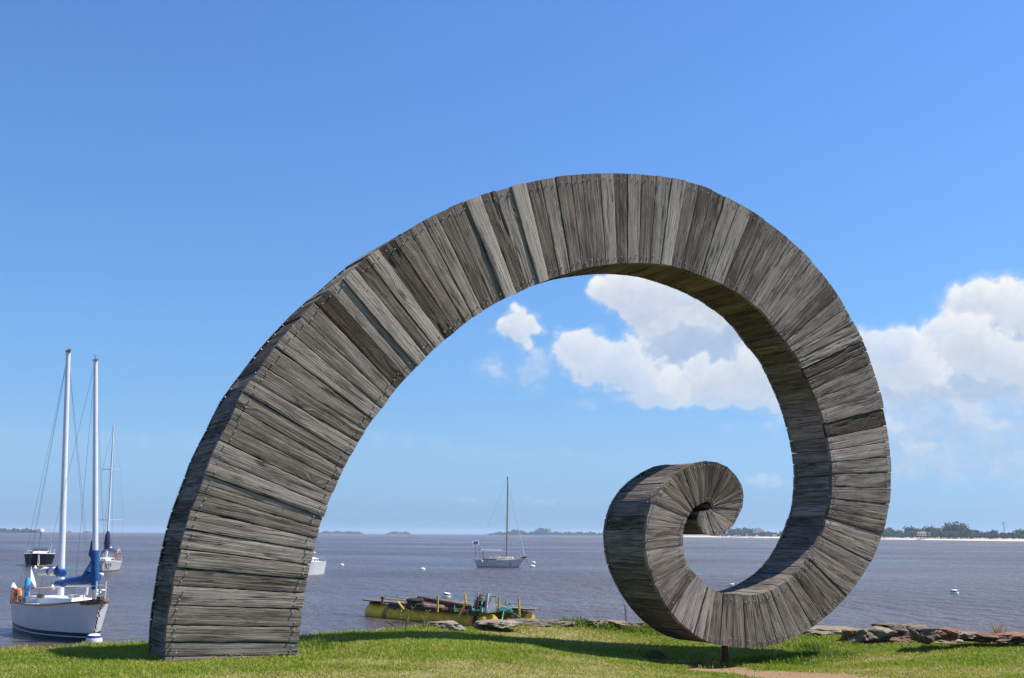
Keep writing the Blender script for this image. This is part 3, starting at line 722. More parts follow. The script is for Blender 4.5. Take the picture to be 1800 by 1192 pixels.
# ------------------------------------------------------------------ lawn
def make_grass():
    m, t = newmat('grass_blade')
    at_ = t.n('ShaderNodeAttribute', attribute_name='tint').outputs['Color']
    out = t.n('ShaderNodeOutputMaterial')
    b = t.n('ShaderNodeBsdfPrincipled', {'Base Color': at_, 'Roughness': .55, 'Specular IOR Level': .28})
    tr = t.n('ShaderNodeBsdfTranslucent', {'Color': t.mix(1.0, at_, (1.2, 1.15, .6), 'MULTIPLY')})
    mx = t.n('ShaderNodeMixShader', {0: .38, 1: b.outputs[0], 2: tr.outputs[0]})
    t.link(mx.outputs[0], out.inputs[0])
    rg = np.random.default_rng(5)
    n0 = 760000
    # spread evenly over the picture's ground: angle across, distance ahead
    a = rg.uniform(-.60, .60, n0); r = np.sqrt(rg.uniform(9.2 ** 2, 25.5 ** 2, n0))
    keep = rg.random(n0) < np.clip((17.0 / r) ** 1.0, .55, 1)
    a, r = a[keep], r[keep]
    x = r * np.sin(a); y = r * np.cos(a)
    gap = crest_gap(x, y)
    d = spots(x, y, _dirt, 3); dr = spots(x, y, _dry, 8)
    k = (gap > -.10) & (rg.random(len(x)) > np.clip(d * 1.9 - .25, 0, .995)) & (rg.random(len(x)) > .10 * dr)
    x, y, gap, d, dr = x[k], y[k], gap[k], d[k], dr[k]
    # not inside the foot of the sculpture
    bx, by = SCULPT.location.x, SCULPT.location.y
    lu = (x - bx) * U.x + (y - by) * U.y; lv = -((x - bx) * N.x + (y - by) * N.y)
    k = ~((lu > .02) & (lu < 1.90) & (lv > .03) & (lv < .90)); x, y, gap, d, dr, lu, lv = (v[k] for v in (x, y, gap, d, dr, lu, lv))
    z = ground_z(x, y)
    n = len(x)
    patch = fbm(x * .55, y * .55, 4, 61); fine = fbm(x * 3.2, y * 3.2, 3, 62)
    length = rg.uniform(.026, .060, n) * (.75 + .7 * fine) * (1 - .35 * dr)
    tall = np.zeros(n)
    for px, py, rx, ry in ((1440, 1158, .75, .5), (1400, 1166, .5, .3), (1350, 1166, .5, .2), (1475, 1156, .5, .4), (1245, 1167, .22, .14), (1262, 1172, .14, .1), (1160, 1110, .7, .4), (560, 1140, .35, .3), (1010, 1100, 2.5, .2), (1425, 1145, .4, .4)):
        g = gpoint(px, py); tall = np.maximum(tall, np.clip(1.2 - np.sqrt(((x - g.x) / rx) ** 2 + ((y - g.y) / ry / 1.5) ** 2), 0, 1))
    foot = np.clip(1 - np.maximum.reduce([-lu, lu - 1.92, -lv, lv - .9, np.zeros(n)]) / .10, 0, 1)
    fringe = np.clip(1 - np.abs(gap - .1) / .35, 0, 1)
    length = length * (1 + 2.6 * tall * rg.uniform(.4, 1, n) + 1.0 * foot * rg.uniform(.2, 1, n) + .9 * fringe * rg.uniform(0, 1, n) ** 2)
    w = rg.uniform(.0030, .0062, n) * (1 + .5 * tall) * np.clip(np.hypot(x, y) / 12, 1, 1.9)
    az = rg.uniform(0, 2 * np.pi, n); lean = rg.uniform(.15, .95, n) * length; la = rg.uniform(0, 2 * np.pi, n)
    ca, sa = np.cos(az) * w, np.sin(az) * w
    lx, ly = np.cos(la) * lean, np.sin(la) * lean
    hz = length * rg.uniform(.75, 1, n)
    P = np.stack([x, y, z - .012], -1)
    v = np.stack([P + np.stack([-ca, -sa, 0 * z], -1), P + np.stack([ca, sa, 0 * z], -1),
                  P + np.stack([ca * .8 + lx * .38, sa * .8 + ly * .38, hz * .62], -1), P + np.stack([-ca * .8 + lx * .38, -sa * .8 + ly * .38, hz * .62], -1),
                  P + np.stack([lx, ly, hz], -1)], 1)
    i = np.arange(n)[:, None] * 5
    f = np.concatenate([i + np.array([[0, 1, 2, 3]]), i + np.array([[3, 2, 4]])], 1)
    me = new_mesh('grass', v.reshape(-1, 3), f.ravel(), np.tile([4, 3], n), [m], False)
    gr = np.array([[.182, .262, .019], [.275, .345, .032], [.07, .145, .015], [.33, .34, .072], [.43, .37, .17]])
    mixv = np.clip((patch - .5) * 2.2 + rg.normal(.35, .30, n), 0, 1)[:, None]
    col = gr[0] * (1 - mixv) + gr[1] * mixv
    col = col * (1 - np.clip(tall, 0, .8)[:, None]) + gr[2] * np.clip(tall, 0, .8)[:, None]
    straw = np.clip(dr * .85 + np.clip((fine - .50) * 2.4, 0, .5) + np.clip((patch - .55) * 1.6, 0, .3) + (rg.random(n) < .07) * .8, 0, .92)[:, None] * (1 - np.clip(tall, 0, .9)[:, None])
    st = gr[3] * (1 - rg.random(n)[:, None] * .6) + gr[4] * rg.random(n)[:, None] * .6
    col = col * (1 - straw) + st * straw
    col = col * rg.uniform(.75, 1.2, n)[:, None]
    c4 = np.concatenate([np.repeat(col, 5, 0), np.ones((n * 5, 1))], 1)
    add_attr(me, 'tint', 'FLOAT_COLOR', c4)
    o = link('grass', me); o['kind'] = 'stuff'
make_grass()

# ------------------------------------------------------------------ stones along the bank
def rockmat(name, a, b, lichen=None, red=None):
    m, t = newmat(name)
    c = coords(t)
    n = t.noise(c, 5, 7, .68); n2 = t.noise(c, 22, 4, .6)
    col = t.mix(t.mapr(n, .32, .68, 0, 1), a, b)
    col = t.mix(t.mapr(n2, .55, .75, 0, .5), col, tuple(v * .45 for v in a))
    if red: col = t.mix(t.mapr(t.noise(c, 3.3, 5, .6), .50, .60, 0, .85, 'SMOOTHSTEP'), col, red)
    if lichen: col = t.mix(t.mapr(t.noise(c, 9, 3, .6), .66, .70, 0, .9, 'SMOOTHSTEP'), col, lichen)
    pbr(t, col, .92, 0, bump(t, t.math('ADD', n, t.math('MULTIPLY', n2, .3)), .8, .05), spec=.2)
    return m
R_GREY = rockmat('grey_slab_stone', (.16, .125, .09), (.29, .235, .17), (.55, .26, .04))
R_DARK = rockmat('dark_layered_stone', (.065, .052, .042), (.22, .18, .14), (.40, .27, .05))
R_RED = rockmat('red_brown_stone', (.10, .062, .043), (.26, .165, .11), None, (.25, .105, .06))
R_PALE = rockmat('pale_boulder_stone', (.14, .115, .095), (.32, .27, .22))
def rock_mesh(size, mat, seed, slab=0.0, rough=.36):
    bm = bmesh.new(); bmesh.ops.create_icosphere(bm, subdivisions=4, radius=1)
    rg = random.Random(seed); pl = []
    for k in range(10):
        v = Vector((rg.gauss(0, 1), rg.gauss(0, 1), rg.gauss(0, 1))).normalized(); pl.append((v, rg.uniform(.55, .85)))
    if slab >= .6: pl.append((Vector((rg.gauss(0, .06), rg.gauss(0, .06), 1)).normalized(), .45))
    pts = np.array([v.co[:] for v in bm.verts])
    nz = fbm(pts[:, 0] * 2.1 + pts[:, 2] * 1.3 + seed, pts[:, 1] * 2.1 - pts[:, 2] * 1.7, 4, seed)
    fine_ = fbm(pts[:, 0] * 7 + seed, pts[:, 1] * 7 + pts[:, 2] * 6, 3, seed + 3)
    lay = fbm(pts[:, 2] * 9 + seed, pts[:, 0] * .6, 3, seed + 6)
    for v, q, q2, l in zip(bm.verts, nz, fine_, lay):
        p = v.co.copy()
        for nrm, dd in pl:
            h = p.dot(nrm) - dd
            if h > 0: p -= nrm * h
        p *= 1 + (q - .5) * rough * 2 + (q2 - .5) * rough * .8 + (l - .5) * rough * slab
        v.co = Vector((p.x * size[0], p.y * size[1], p.z * size[2]))
    me = bpy.data.meshes.new('rock'); bm.to_mesh(me); bm.free(); me.materials.append(mat)
    me.polygons.foreach_set('use_smooth', [True] * len(me.polygons)); me.set_sharp_from_angle(angle=math.radians(32))
    return me
def rock(px, py, w, h, mat, label, seed, deep=None, slab=.6, group=None, tilt=0.0):
    """a stone whose visible front spans w by h photograph pixels round (px, py)"""
    p = gpoint(px, py + h * .5); k = p.y / FPX
    W_, H_ = w * k * .5, h * k * .62
    o = link('rock', rock_mesh((W_ / .78, (deep or W_ * .6), H_ / (.5 if slab >= .6 else .74)), mat, seed, slab)); o.location = p + Vector((0, 0, H_ * .55)); o.rotation_euler = (tilt, 0, random.Random(seed).uniform(-.2, .2))
    return tag(o, label, 'rock', group)
SH = 'stones along the grassy bank'
rock(785, 1099, 50, 10, R_PALE, 'pale grey boulder with a black end beside the yellow pontoon', 3, .4, group=SH)
rock(874, 1095, 58, 8, R_PALE, 'long grey boulder right of the yellow pontoon end', 8, .4, group=SH)
rock(925, 1093, 66, 8, R_DARK, 'low brown stone at the right end of the raft', 12, .4, group=SH)
rock(978, 1095, 50, 6, R_DARK, 'low stone between the raft and the mossy ledge', 14, .4, group=SH)
rock(1042, 1094, 30, 10, R_DARK, 'dark stone at the left end of the ledge behind the curl', 17, .4, group=SH)
rock(1078, 1096, 44, 10, R_GREY, 'grey ledge stone with orange lichen left of the curl', 22, .4, group=SH)
rock(1112, 1099, 34, 9, R_DARK, 'rounded dark stone tucked behind the curl foot', 25, .4, group=SH)
rock(1470, 1108, 110, 7, R_GREY, 'flat low stone shelf just right of the ring', 31, .5, group=SH)
rock(1499, 1117, 34, 16, R_RED, 'small red brown stone left of the big grey slab', 36, .35, group=SH)
rock(1533, 1118, 72, 20, R_GREY, 'large grey slab spotted with orange lichen', 41, .5, .2, group=SH)
rock(1583, 1110, 92, 24, R_DARK, 'tallest dark layered outcrop behind the grey slab', 47, .6, 1.0, group=SH)
rock(1620, 1111, 40, 14, R_DARK, 'small dark stone right of the layered outcrop', 49, .4, group=SH)
rock(1578, 1122, 50, 10, R_RED, 'rusty red stone in front of the layered outcrop', 52, .4, group=SH)
rock(1660, 1111, 42, 11, R_RED, 'flat topped red brown block right of the outcrop', 55, .45, 1.0, group=SH)
rock(1655, 1125, 90, 6, R_GREY, 'thin grey paving slab lying in dry grass', 58, .5, .2, group=SH)
rock(1692, 1115, 36, 7, R_PALE, 'small pale stone between red block and low ledge', 61, .3, group=SH)
rock(1735, 1117, 80, 9, R_RED, 'left half of the low red brown ledge at the right edge', 66, .5, 1.0, group=SH)
rock(1790, 1118, 70, 9, R_RED, 'right half of the low red brown ledge at the right edge', 69, .5, 1.0, group=SH)

# ------------------------------------------------------------------ weeds and straw
STEM = paint('weed_stem', (.13, .16, .05), .8); LEAF = paint('weed_leaf', (.085, .15, .035), .7); STRAW = paint('dry_straw', (.46, .30, .13), .9); REDSTEM = paint('dock_stem', (.17, .07, .045), .85); FLOWER = paint('yellow_flower', (.6, .42, .03), .8)
def weed(px, py, h, label, seed, mats, n=6, spread=.25, name='weed_plant', leaves=10, group=None, flowers=0):
    rg = random.Random(seed); p = gpoint(px, py)
    t_ = thing(name, label, 'plant', p, 0, group)
    st = MB(); lf = MB(); fl = MB()
    for k in range(n):
        a = rg.uniform(0, 6.28); q = Vector((rg.gauss(0, .04), rg.gauss(0, .04), -.03)); s = rg.uniform(.55, 1) * h
        tip = q + Vector((math.cos(a) * spread * s, math.sin(a) * spread * s, s)); mid = (q + tip) / 2 + Vector((rg.gauss(0, .02), rg.gauss(0, .02), s * .08))
        st.tube([q, mid, tip], [.005, .004, .002], mats[0], 4)
        for j in range(leaves):
            f = rg.uniform(.25, 1); c = q.lerp(tip, f); b = rg.uniform(0, 6.28); L = rg.uniform(.03, .075) * h * 1.6
            d = Vector((math.cos(b), math.sin(b), rg.uniform(-.1, .7))) * L; sd = Vector((-math.sin(b), math.cos(b), 0)) * L * .22
            lf.add([c, c + d * .5 + sd, c + d, c + d * .5 - sd], [(0, 1, 2, 3)], mats[1])
        for j in range(flowers):
            c = tip + Vector((rg.gauss(0, .02), rg.gauss(0, .02), rg.gauss(0, .02))); fl.lathe([(.0001, -.008), (.009, 0), (.0001, .008)], FLOWER, c, 5)
    st.build('stem', t_)
    if leaves: lf.build('leaf', t_)
    if flowers: fl.build('flower', t_)
    return t_
GW = 'weeds on the bank'
weed(712, 1108, .42, 'tall yellow flowered weed in front of the pontoon', 2, (STEM, LEAF), 5, .2, flowers=3, group=GW)
weed(745, 1106, .34, 'shorter yellow flowered weed right of the tall one', 4, (STEM, LEAF), 5, .25, flowers=3, group=GW)
weed(690, 1112, .24, 'leafy green weed at the left of the flowered ones', 6, (STEM, LEAF), 7, .5, group=GW)
weed(1101, 1099, .50, 'thin red stemmed dock plant left of the curl', 9, (REDSTEM, REDSTEM), 2, .08, leaves=14, group=GW)
weed(1245, 1170, .20, 'bright green grass tuft under the ring', 15, (LEAF, LEAF), 26, .5, 'grass_tuft', 2)
weed(1755, 1116, .28, 'dry straw tuft on the red ledge', 16, (STRAW, STRAW), 30, .6, 'straw_tuft', 1)
weed(1643, 1122, .16, 'flattened dry straw before the red block', 18, (STRAW, STRAW), 60, 1.6, 'straw_tuft', 1)
def bush(px, py, w, h, label, seed):
    rg = random.Random(seed); p = gpoint(px, py); k = p.y / FPX; W_, H_ = w * k / 2, h * k
    t_ = thing('clover_mound', label, 'plant', p); lf = MB(); st = MB()
    for i in range(900):
        a = rg.uniform(0, 6.28); r = math.sqrt(rg.random()); z = H_ * (1 - r * r) * rg.uniform(.75, 1.05)
        c = Vector((math.cos(a) * r * W_, math.sin(a) * r * W_ * .8, max(z, .01))); b = rg.uniform(0, 6.28); L = rg.uniform(.02, .035)
        d = Vector((math.cos(b), math.sin(b), rg.uniform(-.3, .5))) * L; sd = Vector((-math.sin(b), math.cos(b), rg.uniform(-.3, .3))) * L * .55
        lf.add([c - d * .5, c + sd, c + d, c - sd], [(0, 1, 2, 3)], CLOVER)
        if i % 12 == 0: st.tube([(c.x * .7, c.y * .7, -.02), c], [.004, .002], STEM, 3)
    lf.build('leaf', t_); st.build('stem', t_)
CLOVER = paint('clover_leaf', (.17, .23, .075), .7, var=.3, scale=20)
bush(1150, 1159, 46, 15, 'low grey green clover mound at the edge of the bare soil', 4)

# ------------------------------------------------------------------ far shores
SAND = paint('beach_sand', (.62, .50, .36), .95, var=.1, scale=.05)
SCRUB = paint('far_scrub', (.050, .066, .026), .95, var=.4, scale=.05)
BARK = paint('far_bark', (.10, .08, .06), .9)
LEAVES = [paint('far_foliage_a', (.070, .105, .034), .9, var=.5, scale=.35), paint('far_foliage_b', (.055, .085, .034), .9, var=.5, scale=.35), paint('far_foliage_c', (.10, .125, .040), .9, var=.5, scale=.35)]
def land(name, pts, mat, h=1.6, depth=300):
    """a low strip of land: front edge through the listed (x, y-ahead) points"""
    co = []; f = []
    for i, (x, y) in enumerate(pts):
        d = Vector((x, y, 0)).normalized()
        for k, (b, z) in enumerate(((0, -.6), (10, .25), (26, h * .6), (60, h), (depth, h))): q = Vector((x, y, 0)) + d * b; co.append((q.x, q.y, z))
    for i in range(len(pts) - 1):
        for k in range(4): f.append((i * 5 + k, i * 5 + 5 + k, i * 5 + 6 + k, i * 5 + 1 + k))
    mb = MB(); mb.add(co, f, mat); o = mb.build(name, None, True); o['kind'] = 'structure'
def ang(px): r = ray(px, 940); return r.x / r.y
_shore = []
for px, Y in ((1180, 2300), (1240, 2050), (1290, 1850), (1330, 1750), (1400, 1600), (1480, 1450), (1560, 1300), (1640, 1180), (1720, 1080), (1800, 1010), (1900, 960), (2100, 900), (2500, 880)):
    _shore.append((ang(px) * Y, Y))
land('beach', _shore, SAND, 2.2, 420)
def island(px0, px1, Y, n=9):
    land('island', [(ang(px0 + (px1 - px0) * i / (n - 1)) * (Y + 60 * math.cos(i / (n - 1) * math.pi * 2)), Y + 60 * math.cos(i / (n - 1) * math.pi * 2)) for i in range(n)], SCRUB, 1.2, 260)
island(-260, 74, 2600); island(545, 640, 4300); island(676, 724, 4300); island(852, 1180, 3600)

def crown_mesh(seed, mat, lobes=7, leaf=.9, n=520, flat=1.0, open_=.0):
    """foliage as many leaf-clump faces spread through several uneven lobes of unit size"""
    rg = random.Random(seed); mb = MB(); L = []
    for k in range(lobes):
        a = rg.uniform(0, 6.28); r = rg.uniform(.1, .62) if k else 0
        L.append((Vector((math.cos(a) * r, math.sin(a) * r, rg.uniform(.45, 1.0) * flat if k else .7 * flat)), rg.uniform(.24, .42)))
    for i in range(n):
        c, R_ = L[rg.randrange(lobes)]
        d = Vector((rg.gauss(0, 1), rg.gauss(0, 1), rg.gauss(0, .8))).normalized(); p = c + d * R_ * rg.uniform(.55, 1.08)
        s = rg.uniform(.05, .10) * leaf; u = Vector((rg.gauss(0, 1), rg.gauss(0, 1), rg.gauss(0, 1))).normalized(); w = u.cross(d + Vector((.01, .02, .03))).normalized()
        u2 = w.cross(d).normalized() * .5 + d * rg.uniform(-.6, .6)
        mb.add([p - u * s, p + w * s, p + u * s + u2 * s, p - w * s * .8], [(0, 1, 2, 3)], mat)
    return mb.mesh('crown')
TREES = [crown_mesh(20 + i, LEAVES[i % 3], 6 + i % 3, 1.0, 430, (.9, 1.0, .75)[i % 3]) for i in range(6)]
_tk = MB(); _tk.tube([(0, 0, -.05), (.02, 0, .3), (.0, .02, .75)], [.045, .035, .015], BARK, 5)
for k in range(3): _tk.tube([(.01, 0, .35), (math.cos(k * 2.1) * .3, math.sin(k * 2.1) * .3, .75)], [.025, .008], BARK, 4)
TRUNK = _tk.mesh('trunk')
_proto = [None] * 6
def tree(px, Y, hpx, label, group, k, wide=1.0, base=1.8):
    """a tree hpx photograph pixels tall at distance Y"""
    x = ang(px) * Y; hgt = hpx * Y / FPX
    if _proto[k] is None:
        t_ = thing('tree', label, 'tree', (0, 0, 0)); link('crown', TREES[k], t_); link('trunk', TRUNK, t_); _proto[k] = t_; r = t_
    else:
        r = _proto[k].copy(); COL.objects.link(r)
        for c in _proto[k].children: d = c.copy(); d.parent = r; COL.objects.link(d)
    r.location = (x, Y, base - .3); r.scale = (hgt * wide / 1.25, hgt * wide / 1.25, hgt / 1.25); r.rotation_euler = (0, 0, px * 1.7 % 6.28)
    tag(r, label, 'tree', group)
    return r
rgt = random.Random(9)
G1 = 'trees behind the far sandy beach'
L1 = 'leafy green tree among others behind the far sandy beach'
def shoreY(px): return float(np.interp(px, [1180, 1240, 1290, 1330, 1400, 1480, 1560, 1640, 1720, 1800, 1900], [2300, 2050, 1850, 1750, 1600, 1450, 1300, 1180, 1080, 1010, 960]))
def topline(px): return float(np.interp(px, [1265, 1290, 1310, 1330, 1345, 1360, 1400, 1440, 1550, 1565, 1572, 1600, 1640, 1660, 1675, 1690, 1700, 1708, 1720, 1740, 1760, 1775, 1790, 1830], [8, 17, 19, 18, 15, 11, 17, 18, 24, 20, 19, 23, 24, 24, 27, 30, 28, 24, 17, 19, 18, 17, 20, 24]))
def zone(q):
    return ('far green tree seen through the ring beside the white houses' if q < 1350 else 'far green tree seen through the ring near the inner edge' if q < 1450 else 'far shore tree left of the red roofed house' if q < 1612 else
            'far shore tree around the red roofed house' if q < 1645 else 'far shore tree near the tallest broad tree' if q < 1712 else 'far shore tree left of the radio mast' if q < 1765 else 'far shore tree right of the radio mast')
px = 1262.0
while px < 1835:
    if not (1440 < px < 1535):   # hidden by the ring
        for row in range(2):
            q = px + rgt.uniform(-4, 4); Y = shoreY(q) + 40 + row * 45 + rgt.uniform(0, 20)
            hp = topline(q) * rgt.uniform(.62, 1.0) * (1.0 if row else .7)
            tree(q, Y, max(hp, 5), zone(q), G1, rgt.randrange(6), rgt.uniform(.9, 1.5))
    px += rgt.uniform(4.0, 6.5)
tree(1690, shoreY(1690) + 95, 31, 'tallest broad tree on the far right shore', G1, 1, 1.3)
tree(1678, shoreY(1678) + 90, 28, 'broad tree just left of the tallest on the right shore', G1, 4, 1.2)
tree(1302, shoreY(1302) + 70, 19, 'rounded tree left of the far white houses', G1, 2, 1.2)
# distant islands: one tree line each, with the few trees that stand out
def wood(px0, px1, Y, hpx, label):
    mb = MB(); rg = random.Random(int(px0) + 1000); n = int((px1 - px0) * 46)
    for i in range(n):
        u = rg.random(); q = px0 + (px1 - px0) * u; yy = Y + rg.uniform(20, 120); x = ang(q) * yy
        env = min(1, u * 7, (1 - u) * 7) ** .6; top = hpx * yy / FPX * env * (.72 + .35 * (math.sin(q * .31) * .5 + math.sin(q * .83 + 1) * .3 + .2))
        p = Vector((x, yy, 1 + rg.uniform(.0, 1) ** .7 * top)); s = rg.uniform(.8, 1.9) * Y / 3000
        a = Vector((rg.gauss(0, 1), rg.gauss(0, 1), rg.gauss(0, 1))).normalized() * s; b = a.cross(Vector((rg.gauss(0, 1), rg.gauss(0, 1), rg.gauss(0, 1)))).normalized() * s
        mb.add([p - a, p - b, p + a, p + b], [(0, 1, 2, 3)], LEAVES[i % 2])
    o = mb.build('woodland'); o['kind'] = 'stuff'; o['label'] = label
wood(-40, 72, 2600, 7.0, 'low wooded island at the far left'); wood(560, 638, 4300, 4.6, 'low island just right of the leg'); wood(680, 721, 4300, 4.0, 'small island left of the centre sailboat')
wood(856, 1075, 3600, 6.0, 'long wooded island behind the centre sailboat'); wood(118, 124, 4300, 1.6, 'speck of land left of the near boat masts'); wood(148, 158, 4300, 1.6, 'speck of land beside the near boat masts')
GI = 'trees standing above the far islands'
tree(911, 3640, 12, 'single tree above the long island near the sailboat mast', GI, 0, 1.4); tree(946, 3640, 12.5, 'left of two tree clumps on the long island', GI, 1, 1.5); tree(958, 3650, 13, 'right of two tree clumps on the long island', GI, 4, 1.5); tree(902, 3640, 9, 'small low tree beside the single island tree', GI, 3, 1.3)
tree(46, 2650, 8, 'small treetop above the left island', GI, 2, 1.3)

WALLW = paint('white_render_wall', (.74, .72, .68), .85, var=.06); ROOFR = paint('red_tile_roof', (.38, .14, .085), .9, var=.2, scale=1); GLASSD = paint('dark_window_glass', (.03, .035, .045), .15)
def house(px, py, Y, w, h, d, label, roof, base=4.0, storeys=1):
    p = at(px, py, Y); t_ = thing('house', label, 'house', (p.x, p.y, base), -math.atan2(p.x, p.y))
    MB().box((0, 0, h / 2), (w, d, h), WALLW).build('wall', t_)
    rb = MB()
    if roof: rb.add([(-w * .55, -d * .6, h), (w * .55, -d * .6, h), (w * .55, d * .6, h), (-w * .55, d * .6, h), (-w * .4, 0, h + w * .16), (w * .4, 0, h + w * .16)], [(0, 1, 5, 4), (2, 3, 4, 5), (1, 2, 5), (3, 0, 4), (3, 2, 1, 0)], ROOFR)
    else: rb.box((0, 0, h + .2), (w * 1.04, d * 1.04, .4), WALLW)
    rb.build('roof', t_)
    for s in range(storeys):
        for k in (-.3, 0, .3):
            f = MB().box((w * k, -d / 2 - .04, h * (.5 + s) / storeys), (w * .13, .1, h / storeys * .45), WALLW).build('window', t_)
            MB().box((w * k, -d / 2 - .10, h * (.5 + s) / storeys), (w * .10, .04, h / storeys * .38), GLASSD).build('pane', f)
    return t_
house(1333, 932, 1790, 7, 8.5, 7, 'pink and white tower house among trees behind the curl', True, 7, 2)
house(1326, 934, 1800, 6, 3.2, 6, 'white house left of the tower house', False, 8)
house(1338, 934, 1805, 7, 2.6, 6, 'white annex right of the tower house', False, 8)
house(1313, 937, 1790, 4, 2.8, 5, 'small white hut low on the far left of the beach', False, 4)
house(1362, 938, 1720, 7, 2.6, 5, 'low white beach house near the inner ring edge', False, 3)
house(1620, 937, 1228, 10, 3.2, 8, 'red roofed house on the far right shore', True, 4.5)
house(1634, 937, 1226, 2.2, 3.6, 3, 'narrow white gable right of the red roof', False, 4.5)
MASTM = paint('grey_lattice_mast', (.22, .23, .25), .6, .4)
p = at(1765, 930, shoreY(1765) + 130); t_ = thing('radio_mast', 'thin grey radio mast above the trees at the far right', 'mast', (p.x, p.y, 1.5)); hm = (946 - 917) * p.y / FPX
mb = MB()
for k in range(3): mb.tube([(math.cos(k * 2.1) * .7, math.sin(k * 2.1) * .7, 0), (math.cos(k * 2.1) * .25, math.sin(k * 2.1) * .25, hm)], .12, MASTM, 4)
for k in range(12): z = hm * k / 12; mb.tube([(.7 - .037 * k, 0, z), (-.35 + .018 * k, .6 - .032 * k, z + hm / 12), (-.35 + .018 * k, -.6 + .032 * k, z), (.7 - .037 * k, 0, z + hm / 12)], .07, MASTM, 3)
mb.build('lattice', t_); MB().box((0, 0, hm - .6), (1.6, 1.0, .9), MASTM).build('aerial', t_)

# ------------------------------------------------------------------ boats
GEL = paint('white_gelcoat', (.66, .66, .65), .35, var=.05, scale=1.2); GELG = paint('aged_grey_white_hull', (.60, .61, .62), .45, var=.08, scale=1.5, dirt=(.38, .34, .28), dirt_amt=.15); NAVY = paint('navy_hull_paint', (.006, .008, .015), .55, var=.2)
NAVY.node_tree.nodes['Principled BSDF'].inputs['Specular IOR Level'].default_value = .12
STRIPE = paint('navy_boot_stripe', (.012, .018, .045), .4); ANTIF = paint('red_brown_antifouling', (.14, .04, .03), .8); BLACKB = paint('black_bottom', (.018, .018, .02), .7)
DECK = paint('pale_deck', (.70, .69, .65), .7, var=.08, scale=3); TEAK = paint('varnished_teak', (.30, .135, .05), .45, var=.25, scale=9); ALU = paint('silver_spar', (.72, .73, .74), .4, .15, .05); BUFF = paint('buff_spar', (.30, .24, .17), .6); DARKSP = paint('dark_spar', (.05, .055, .07), .45)
WIRE = paint('rigging_wire', (.22, .23, .25), .5, .4); STEEL = paint('stainless_rail', (.62, .63, .64), .25, .8, .05); SAILBLUE = paint('blue_sail_cover', (.006, .085, .27), .75, var=.3, scale=7, bmp=.5); SKYBLUE = paint('bright_blue_cover', (.03, .30, .62), .7, var=.2, scale=8); NAVYC = paint('navy_canvas', (.018, .02, .07), .8, var=.3); SAILW = paint('furled_white_sail', (.66, .64, .58), .8, var=.12, scale=6)
ORANGE = paint('orange_lifebuoy', (.75, .20, .05), .5); BLACKR = paint('black_rubber', (.02, .02, .022), .75); BROWNW = paint('weathered_bow_timber', (.13, .075, .045), .8, var=.4, scale=8); CREAM = paint('cream_coachroof', (.60, .55, .44), .7); REDP = paint('dark_red_cloth', (.25, .03, .03), .8)
WHITEP = paint('white_buoy_paint', (.78, .77, .72), .5, var=.08, dirt=(.50, .46, .32), dirt_amt=.25); BUOYB = paint('blue_buoy_band', (.03, .06, .28), .5); CHAIN = paint('rusty_chain', (.13, .085, .06), .8, .3, .4, 20)
SOLAR = paint('solar_cells', (.07, .08, .26), .15); FLAGW = paint('pale_flag_cloth', (.58, .65, .76), .8)

